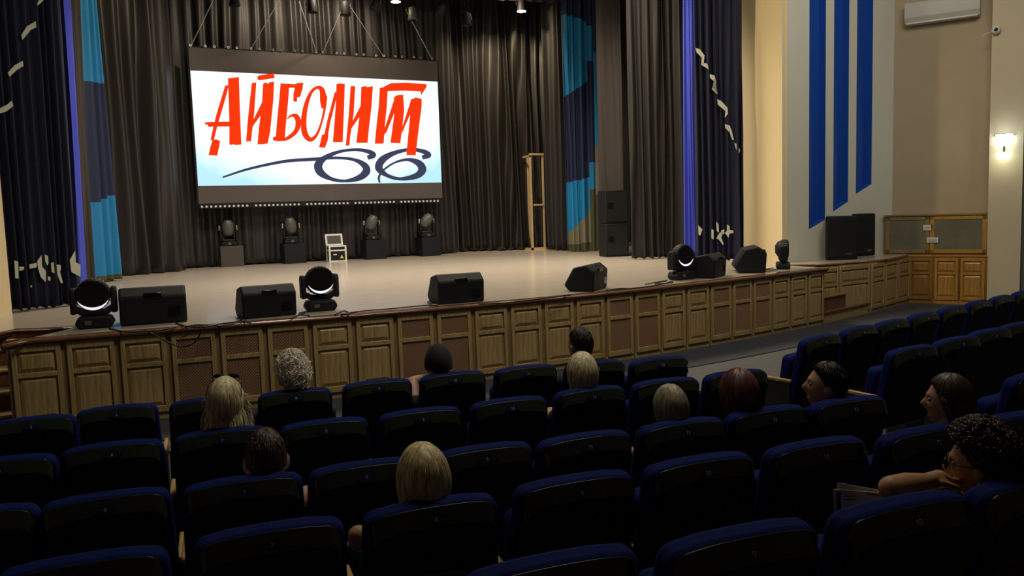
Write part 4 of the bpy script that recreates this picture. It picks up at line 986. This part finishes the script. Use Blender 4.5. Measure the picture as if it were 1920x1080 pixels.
def person(key, px, py, label, hair, hmat, top, skin='skin', yaw=0, head_yaw=0, pitch=0, hs=1.0, arms=None, sleeves='long', glasses=None, cap=False, fwd=.13, bare=(), lean=None, vox=.007, roll=0, earring=False, sw=.175, sdrop=.265):
    """px,py: the head's centre. local frame: origin on the floor under the hips, +y to where the body faces"""
    sp, srz = SEATPOS[key]
    f = Matrix.Rotation(srz, 3, 'Z') @ Vector((0, 1, 0))
    body_y = (sp+f*.30)
    hp = Pl(px, py, sp+f*fwd, Vector((f.x, f.y, 0)))           # head centre in the plane just ahead of the backrest
    rz = srz+yaw
    org = Vector((body_y.x+(hp.x-sp.x-f.x*fwd)*.5, body_y.y, sp.z))
    e = empty('person', org, rz, label, 'person', 'people sitting in the audience')
    inv = Matrix.Rotation(-rz, 3, 'Z')
    h = inv @ (hp-org)
    V = Vector
    sh = .255*hs; nz = h.z-.135*hs
    neck0 = V((h.x, h.y-.015, h.z-.09*hs)); chest = V((h.x*.8, h.y-.03, h.z-.36)); belly = V((h.x*.3, (h.y-.03)*.5, .72)); pel = V((0, -.02, .56))
    base = V((h.x, h.y-.03, h.z-.235))
    nodes = [(pel, .15, .12), (belly, .145, .115), (chest, .155, .115), (base, .085, .075), (neck0, .056, .056), (V((h.x, h.y-.005, h.z-.03)), .05, .05)]
    edges = [(0, 1), (1, 2), (2, 3), (3, 4), (4, 5)]; labs = ['torso', 'torso', 'torso', 'neck', 'neck']
    for s in (-1, 1):
        shp = V((h.x*.9+s*sw*hs, h.y-.035, h.z-sdrop)); el = V((h.x*.8+s*.235, h.y+.02, h.z-.52)); wr = V((h.x*.5+s*.14, h.y+.24, .70))
        if arms and s in arms:
            el2, wr2 = arms[s]; el = inv @ (Pl(*el2[:2], sp+f*el2[2], Vector((f.x, f.y, 0)))-org); wr = inv @ (Pl(*wr2[:2], sp+f*wr2[2], Vector((f.x, f.y, 0)))-org)
        i = len(nodes); nodes += [(shp, .062, .062), (shp.lerp(el, .5), .050, .050), (el, .040, .040), (el.lerp(wr, .45), .040, .038), (wr, .027, .024)]
        edges += [(2, i), (i, i+1), (i+1, i+2), (i+2, i+3), (i+3, i+4)]; labs += ['torso', 'uarm', 'uarm', 'farm', 'farm']
        # hand: palm and five fingers
        d = (wr-el).normalized(); sd = d.cross(V((0, 0, 1))); sd = sd.normalized() if sd.length > .1 else V((1, 0, 0)); dn = sd.cross(d)
        if dn.z > 0: dn = -dn
        palm = wr+d*.055; j = len(nodes); nodes.append((palm, .030, .017)); edges.append((i+4, j)); labs.append('hand')
        for q, (off_s, ln) in enumerate(((-.027, .058), (-.009, .070), (.009, .074), (.027, .066))):
            k = len(nodes); r0 = palm+d*.028+sd*off_s
            nodes += [(r0, .010, .010), (r0+d*ln*.5+dn*.010, .009, .009), (r0+d*ln*.78+dn*(.030+.004*q), .008, .008)]
            edges += [(j, k), (k, k+1), (k+1, k+2)]; labs += ['hand']*3
        k = len(nodes); tb = wr+d*.03-sd*.030*s
        nodes += [(tb, .011, .011), (tb+d*.035-sd*.016*s+dn*.012, .010, .010), (tb+d*.060-sd*.014*s+dn*.026, .009, .009)]
        edges += [(j, k), (k, k+1), (k+1, k+2)]; labs += ['hand']*3
        i = len(nodes); nodes += [(V((s*.10, .03, .53)), .085, .085), (V((s*.12, .25, .54)), .078, .078), (V((s*.13, .44, .50)), .060, .06), (V((s*.13, .45, .28)), .052, .052), (V((s*.13, .42, .08)), .038, .038), (V((s*.135, .54, .045)), .036, .03)]
        edges += [(0, i), (i, i+1), (i+1, i+2), (i+2, i+3), (i+3, i+4), (i+4, i+5)]; labs += ['leg']*6
    cm = MB()
    def capsule(p, q, r0, r1):
        d_ = q-p; L_ = d_.length; Mx_ = Matrix.Translation(p) @ (d_.to_track_quat('Z', 'Y').to_matrix().to_4x4() if L_ > 1e-5 else Matrix())
        prof = [(max(.0006, r0*math.cos(t_*math.pi/12)), -r0*math.sin(t_*math.pi/12)) for t_ in range(6, 0, -1)]+[(r0, 0), (r1, L_)]+[(max(.0006, r1*math.cos(t_*math.pi/12)), L_+r1*math.sin(t_*math.pi/12)) for t_ in range(1, 7)]
        cm.lathe(prof, 16 if r0 > .02 else 8, Mx_)
    for (a_, b_), lb in zip(edges, labs):
        pa_, ra, rya = nodes[a_]; pb_, rb, ryb = nodes[b_]
        if lb == 'torso' and max(a_, b_) <= 3:
            ox = V((1, 0, 0)); wa = ra-rya*.8; wb = rb-ryb*.8
            for sg in (-1, -.33, .33, 1): capsule(pa_+ox*wa*sg*1.1, pb_+ox*wb*sg*1.1, rya, ryb)
        elif lb == 'torso': capsule(V((pa_.x*.5+pb_.x*.5, pb_.y, pb_.z-.035)), pb_, .085, .06); capsule(nodes[3][0]-V((0, 0, .01)), pb_+V((0, 0, .0)), .055, .052)
        else: capsule(pa_, pb_, ra if not (lb in ('leg',) and a_ == 0) else .09, rb)
    bm = bmesh.new(); bme = D.meshes.new('t'); bme.from_pydata(cm.v, [], cm.f); bm.from_mesh(bme)
    HM = Matrix.Translation(h) @ Matrix.Rotation(head_yaw, 4, 'Z') @ Matrix.Rotation(pitch, 4, 'X') @ Matrix.Rotation(roll, 4, 'Y') @ Matrix.Scale(hs, 4)
    hv, hf = head_pts(); hmb = MB().add(hv, hf, HM)
    for s in (-1, 1): hmb.add(*ell_pts((.010, .018, .031), (s*.076, -.008, -.012), R(-12)*s), M=HM)
    t = D.meshes.new('t2'); t.from_pydata(hmb.v, [], hmb.f); bm.from_mesh(t); bmesh.ops.remove_doubles(bm, verts=bm.verts, dist=1e-5); bmesh.ops.recalc_face_normals(bm, faces=bm.faces)
    t3 = D.meshes.new('t3'); bm.to_mesh(t3); bm.free(); o = D.objects.new('t3', t3); col.objects.link(o)
    rm = o.modifiers.new('r', 'REMESH'); rm.mode = 'VOXEL'; rm.voxel_size = vox
    sm = o.modifiers.new('s', 'SMOOTH'); sm.factor = .5; sm.iterations = 4 if vox > .005 else 4
    fin = eval_obj(o); D.objects.remove(o); fin.name = 'body'
    bm = bmesh.new(); bm.from_mesh(fin); seen = set(); comps = []
    for v0 in bm.verts:
        if v0 in seen: continue
        st = [v0]; seen.add(v0); cc = []
        while st:
            v = st.pop(); cc.append(v)
            for ed in v.link_edges:
                w2 = ed.other_vert(v)
                if w2 not in seen: seen.add(w2); st.append(w2)
        comps.append(cc)
    comps.sort(key=len)
    bmesh.ops.delete(bm, geom=[v for c_ in comps[:-1] for v in c_], context='VERTS'); bm.to_mesh(fin); bm.free(); fin.materials.clear(); fin.materials.append(MATS[skin]); fin.shade_smooth()
    body = D.objects.new('body', fin); col.objects.link(body); body.parent = e
    # clothing, grown from the body surface
    P = [n[0] for n in nodes]
    def cls(p):
        best = min(range(len(edges)), key=lambda q: segd(p, P[edges[q][0]], P[edges[q][1]])-max(nodes[edges[q][0]][1], nodes[edges[q][1]][1])*.8)
        return labs[best]
    neckz = h.z-.20
    keep_t, keep_l = [], []
    for pol in fin.polygons:
        c = pol.center
        if c.z > neckz+.02 and (c-h).length < .2: continue
        l = cls(c)
        if l == 'leg' or c.z < .60 and l == 'torso': keep_l.append(pol); continue
        if l in ('head', 'hand'): continue
        if l == 'neck' and c.z > neckz: continue
        sg = -1 if c.x < h.x*.8 else 1
        if l == 'farm' and (sleeves != 'long' or sg in bare): continue
        if l == 'uarm' and (sleeves == 'none' or sg in bare): continue
        if c.z > neckz: continue
        keep_t.append(pol)
    def garment(pols, name, m, off_):
        idx = {}; vs = []; fs = []
        for pol in pols:
            f_ = []
            for vi in pol.vertices:
                if vi not in idx: idx[vi] = len(vs); v = fin.vertices[vi]; vs.append(v.co+v.normal*off_)
                f_.append(idx[vi])
            fs.append(f_)
        if not fs: return
        mm = D.meshes.new(name); mm.from_pydata([tuple(v) for v in vs], [], fs); mm.materials.append(MATS[m]); mm.shade_smooth()
        g = D.objects.new(name, mm); col.objects.link(g); g.parent = e; md = g.modifiers.new('s', 'SOLIDIFY'); md.thickness = .004; md.offset = -1
    garment(keep_t, 'shirt', top, .010); garment(keep_l, 'trousers', 'cloth_dark', .010)
    for s in (-1, 1):
        MB().add(*ell_pts((.0115, .0115, .0115), (s*.031, .078, .006)), M=HM).build('eye', 'eye_white', e, smooth=True)
    # hair
    rnd = random.Random(px)
    hb = MB(); kind, length, nst, thick, rad = hair
    HR3 = HM
    def surf(th, ph, ex):     # ph: 0 = front (+y), th: from the crown
        x = math.sin(th)*math.sin(ph)*.076; y = math.sin(th)*math.cos(ph)*.096; z = math.cos(th)*.118
        if z < 0: x *= 1-.12*min(1, -z/.1)
        k = 1+ex/.095; return V((x*k, y*k-.004, z*k+ .002))
    def thend(ph):
        a = abs(ph)/math.pi
        front = R(50); sidev = R(86); back = R(128)
        if kind == 'bald': front, sidev, back = R(60), R(92), R(118)
        if kind in ('bob', 'long'): sidev = R(100)
        return front+(sidev-front)*min(1, a/.46)**3+(back-sidev)*max(0, (a-.46)/.54)
    # under shell
    nU, nV = 56, 22; vs = []; fs = []
    for j in range(nV+1):
        for i in range(nU):
            ph = -math.pi+2*math.pi*i/nU; th = thend(ph)*j/nV
            lump = 1+.12*math.sin(ph*5+px)*math.sin(th*4)
            edge = 1-.75*(j/nV)**6
            v = surf(max(th, .001), ph, thick*lump*edge); vs.append(HR3 @ v)
    for j in range(nV):
        for i in range(nU): fs.append((j*nU+i, j*nU+(i+1) % nU, (j+1)*nU+(i+1) % nU, (j+1)*nU+i))
    hb.add(vs, fs)
    for q in range(nst):
        ph = rnd.uniform(-math.pi, math.pi); te = thend(ph); t0 = rnd.uniform(0, .55)*te if kind != 'curly' else rnd.uniform(0, .9)*te
        dph = rnd.uniform(-.10, .10); lift = rnd.uniform(.6, 1.12); pts = []
        if kind in ('short', 'bald'):
            t1 = min(te, t0+rnd.uniform(.35, .6)); N = 4
            for k in range(N): u = k/(N-1); pts.append(surf(t0+(t1-t0)*u, ph+dph*u, thick*lift*(1+.15*u)))
        elif kind == 'curly':
            c0_ = surf(t0, ph, thick*.7)
            if length and abs(ph) > 1.9 and rnd.random() < .45: c0_ = V((surf(te, ph, thick*.5).x*1.1, surf(te, ph, thick*.5).y*1.25, -.06-rnd.random()*length))
            ax = V((rnd.gauss(0, 1), rnd.gauss(0, 1), rnd.gauss(0, 1))).normalized(); b1 = ax.orthogonal().normalized(); b2 = ax.cross(b1); rr_ = rnd.uniform(.010, .022); st = rnd.uniform(0, 6)
            for k in range(9): a = st+k*.75; pts.append(c0_+(b1*math.cos(a)+b2*math.sin(a))*rr_+ax*(k-4)*.004+c0_.normalized()*.008)
        else:
            N = 9
            for k in range(N):
                u = k/(N-1); pts.append(surf(t0+(te-t0)*u, ph+dph*u, thick*lift*(.8+.3*u)+(.004*math.sin(q+u*5) if kind == 'wavy' else 0)))
            a = abs(ph)/math.pi
            if a > .36:
                last = pts[-1]; ll = length*(.75+.3*rnd.random())*(min(1, (a-.36)/.12)); M2 = max(3, int(ll/.025))
                for k in range(1, M2+1):
                    u = k/M2; wob = .010*math.sin(u*5+q*1.7) if kind in ('wavy', 'long') else 0
                    tgt = V((last.x*(1-.10*u if kind == 'bob' else 1.0+.55*u)+wob, last.y+(-.012 if kind != 'bob' else .01)*u+rnd.gauss(0, .002)-.015*math.sin(u*2), last.z-ll*u)); pts.append(tgt)
        pts = [HR3 @ p for p in pts]
        nn = len(pts); rs = [rad*(1-.55*abs(2*k/(nn-1)-.8)**2) for k in range(nn)]; rs = [max(.0006, x) for x in rs]
        hb.tube(pts, rs, 4)
    hb.build('hair', hmat, e, smooth=True)
    if cap:
        cb = MB(); vs = []; fs = []; nU = 40; nV = 14
        for j in range(nV+1):
            for i in range(nU):
                ph = -math.pi+2*math.pi*i/nU; th = R(98)*j/nV; v = surf(max(.001, th), ph, .022); v.z = v.z*1.02+.004; vs.append(HR3 @ v)
        for j in range(nV):
            for i in range(nU): fs.append((j*nU+i, j*nU+(i+1) % nU, (j+1)*nU+(i+1) % nU, (j+1)*nU+i))
        cb.add(vs, fs)
        vs = [HR3 @ V((x, y, z)) for x, y, z in ((-.07, .07, .03), (.07, .07, .03), (.055, .15, .012), (-.055, .15, .012), (-.07, .07, .022), (.07, .07, .022), (.055, .15, .004), (-.055, .15, .004))]
        cb.add(vs, [(0,1,2,3),(7,6,5,4),(0,4,5,1),(1,5,6,2),(2,6,7,3),(3,7,4,0)]); cb.build('cap', 'cloth_dark', e, smooth=True)
    if glasses:
        g = MB()
        if glasses == 'eyes': zc, yc, tl = .008, .104, 0
        else: zc, yc, tl = .092, .060, .9
        GM = HM
        if glasses == 'top': GM = HM @ Matrix.Translation((0, .035, .10)) @ Matrix.Rotation(R(52), 4, 'X') @ Matrix.Translation((0, -.08, .02)); zc, yc = 0, .10
        for s in (-1, 1):
            ring = [(s*.034+.027*math.cos(a), yc, zc+.021*math.sin(a)) for a in [k*math.pi/8 for k in range(17)]]; g.tube(ring, .0022, 6, GM)
            g.tube([(s*.062, yc, zc+.006), (s*.080, .05, zc+.006), (s*.086, -.02, zc)], .002, 6, GM)
            g.lathe([(.001, 0), (.024, .0005), (.024, .0012)], 16, GM @ LM((s*.034, yc, zc), rx=R(90)) @ Matrix.Diagonal((1.08, .82, 1, 1)))
        g.tube([(-.008, yc, zc+.005), (.008, yc, zc+.005)], .002, 6, GM)
        go = g.build('glasses' if glasses == 'eyes' else 'sunglasses', 'black_gloss', None, smooth=True)
        go.location = e.location; go.rotation_euler = e.rotation_euler
        tag(go, 'glasses worn by the woman with dark auburn curls' if glasses == 'eyes' else 'sunglasses pushed up on the long-haired blonde woman', 'glasses')
    if earring: MB().add(*ell_pts((.007, .007, .007), (-.083, -.004, -.048)), M=HM).build('earring', 'yellow_sign', e, smooth=True)
    return e, h
def ell_pts(r, c, rot=0, nu=14, nv=10):
    vs, fs = [], []
    for j in range(nv+1):
        th = math.pi*j/nv
        for i in range(nu):
            ph = 2*math.pi*i/nu; v = Vector((r[0]*math.sin(th)*math.cos(ph), r[1]*math.sin(th)*math.sin(ph), r[2]*math.cos(th))); v = Matrix.Rotation(rot, 3, 'Z') @ v; vs.append(tuple(v+Vector(c)))
    for j in range(nv):
        for i in range(nu): fs.append((j*nu+i, j*nu+(i+1) % nu, (j+1)*nu+(i+1) % nu, (j+1)*nu+i))
    return vs, fs

LONG = ('long', .26, 900, .012, .0028); BOB = ('bob', .06, 800, .016, .0028); CURL = ('curly', 0, 750, .020, .0032); SHORT = ('short', 0, 900, .008, .0024); BALD = ('bald', 0, 900, .003, .0016)
person((2, 7), 424, 755, 'woman with long blonde hair and sunglasses pushed up on her head', LONG, 'hair_blonde', 'cloth_dark', yaw=R(-2), head_yaw=R(-14), glasses='top', hs=1.15)
person((1, 8), 549, 706, 'woman with curly white-blonde hair in the front row', CURL, 'hair_white', 'cloth_grey', head_yaw=R(12), hs=1.22)
person((3, 7), 499, 862, 'man with cropped reddish hair and a black and white checked shirt', BALD, 'hair_cropped', 'cloth_check', head_yaw=R(0), sleeves='long', hs=1.2, sw=.20, sdrop=.19)
person((4, 8), 794, 905, 'woman with straight fair hair, green top and bare arm', ('bob', .10, 1000, .012, .0028), 'hair_fair', 'cloth_green', skin='skin_tan', sleeves='none', head_yaw=R(2), arms={-1: ((672, 1005, .12), (700, 1100, .34))}, hs=1.16)
person((1, 10), 822, 686, 'person in a dark cap raising a bare elbow in the front row', SHORT, 'hair_dark', 'cloth_dark', cap=True, sleeves='none', arms={-1: ((773, 716, .25), (800, 708, .25))}, hs=1.12)
person((1, 12), 1088, 648, 'short dark-haired man in dark jacket sitting tall in the front row', SHORT, 'hair_dark', 'cloth_dark', head_yaw=R(14), hs=1.15, arms={-1: ((1048, 712, .18), (1036, 746, .3))}, fwd=.2)
person((2, 11), 1092, 703, 'woman with bobbed blonde hair in the second row', BOB, 'hair_blonde', 'cloth_dark', head_yaw=R(-4), hs=1.13)
person((3, 11), 1257, 768, 'person with straight grey-blonde hair in the third row', BOB, 'hair_ash', 'cloth_dark', head_yaw=R(0), hs=.98)
person((3, 12), 1386, 745, 'person with rounded dark red hair in the third row', ('bob', .05, 1000, .020, .003), 'hair_darkred', 'cloth_dark', head_yaw=R(-4), hs=1.12)
person((3, 13), 1549, 724, 'dark-haired man in profile looking left at the end of the third row', ('short', 0, 1000, .012, .0026), 'hair_dark', 'cloth_dark', yaw=R(10), head_yaw=R(42), pitch=R(6), hs=1.03, vox=.005)
person((4, 13), 1780, 752, 'woman with straight brown hair, her face turned half left', ('long', .12, 900, .012, .0028), 'hair_brown', 'cloth_dark', yaw=R(5), head_yaw=R(34), hs=.94, vox=.005)
e12, h12 = person((5, 11), 1838, 872, 'woman with dark auburn curls, glasses and gold earring, hand at her chin', ('curly', .12, 1500, .036, .0030), 'hair_auburn', 'cloth_maroon', skin='skin_tan', yaw=R(8), head_yaw=R(26), pitch=R(-4), sleeves='none', glasses='eyes', earring=True, arms={-1: ((1672, 916, .16), (1738, 903, .17))}, bare=(-1,), hs=.90, vox=.0045)
# papers she holds
sp, srz = SEATPOS[(5, 11)]; f = Matrix.Rotation(srz, 3, 'Z') @ Vector((0, 1, 0))
def sheet(pts, d, name, lab, m='paper'):
    q = [Pl(x, y, sp+f*d, Vector((f.x, f.y, .0))) for x, y in pts]; k = len(q)
    mb = MB().add(q+[p+f*.002 for p in q], [tuple(range(k)), tuple(range(2*k-1, k-1, -1))]+[(i, i+k, (i+1) % k+k, (i+1) % k) for i in range(k)])
    o = mb.build(name, m, None)
    if lab: tag(o, lab, 'paper', 'papers held by the woman with glasses')
    return o
s1 = sheet([(1563, 917), (1672, 926), (1676, 985), (1566, 990)], .30, 'paper_sheet', 'front printed sheet with a dark margin held by the woman with glasses')
s2 = sheet([(1571, 905), (1680, 924), (1676, 980), (1568, 975)], .31, 'paper_sheet', 'rear white sheet peeking above the front sheet held by the woman with glasses')
for pts in ([(1570, 922), (1576, 922.5), (1577, 955), (1571, 955)], [(1626, 925), (1650, 928), (1650, 929.5), (1626, 926.5)], [(1584, 930), (1606, 931), (1606, 932), (1584, 931)], [(1584, 936), (1606, 937), (1606, 938), (1584, 937)]):
    o = sheet(pts, .297, 'print', None, 'cloth_grey'); o.parent = s1

# lens-side clean up: none needed
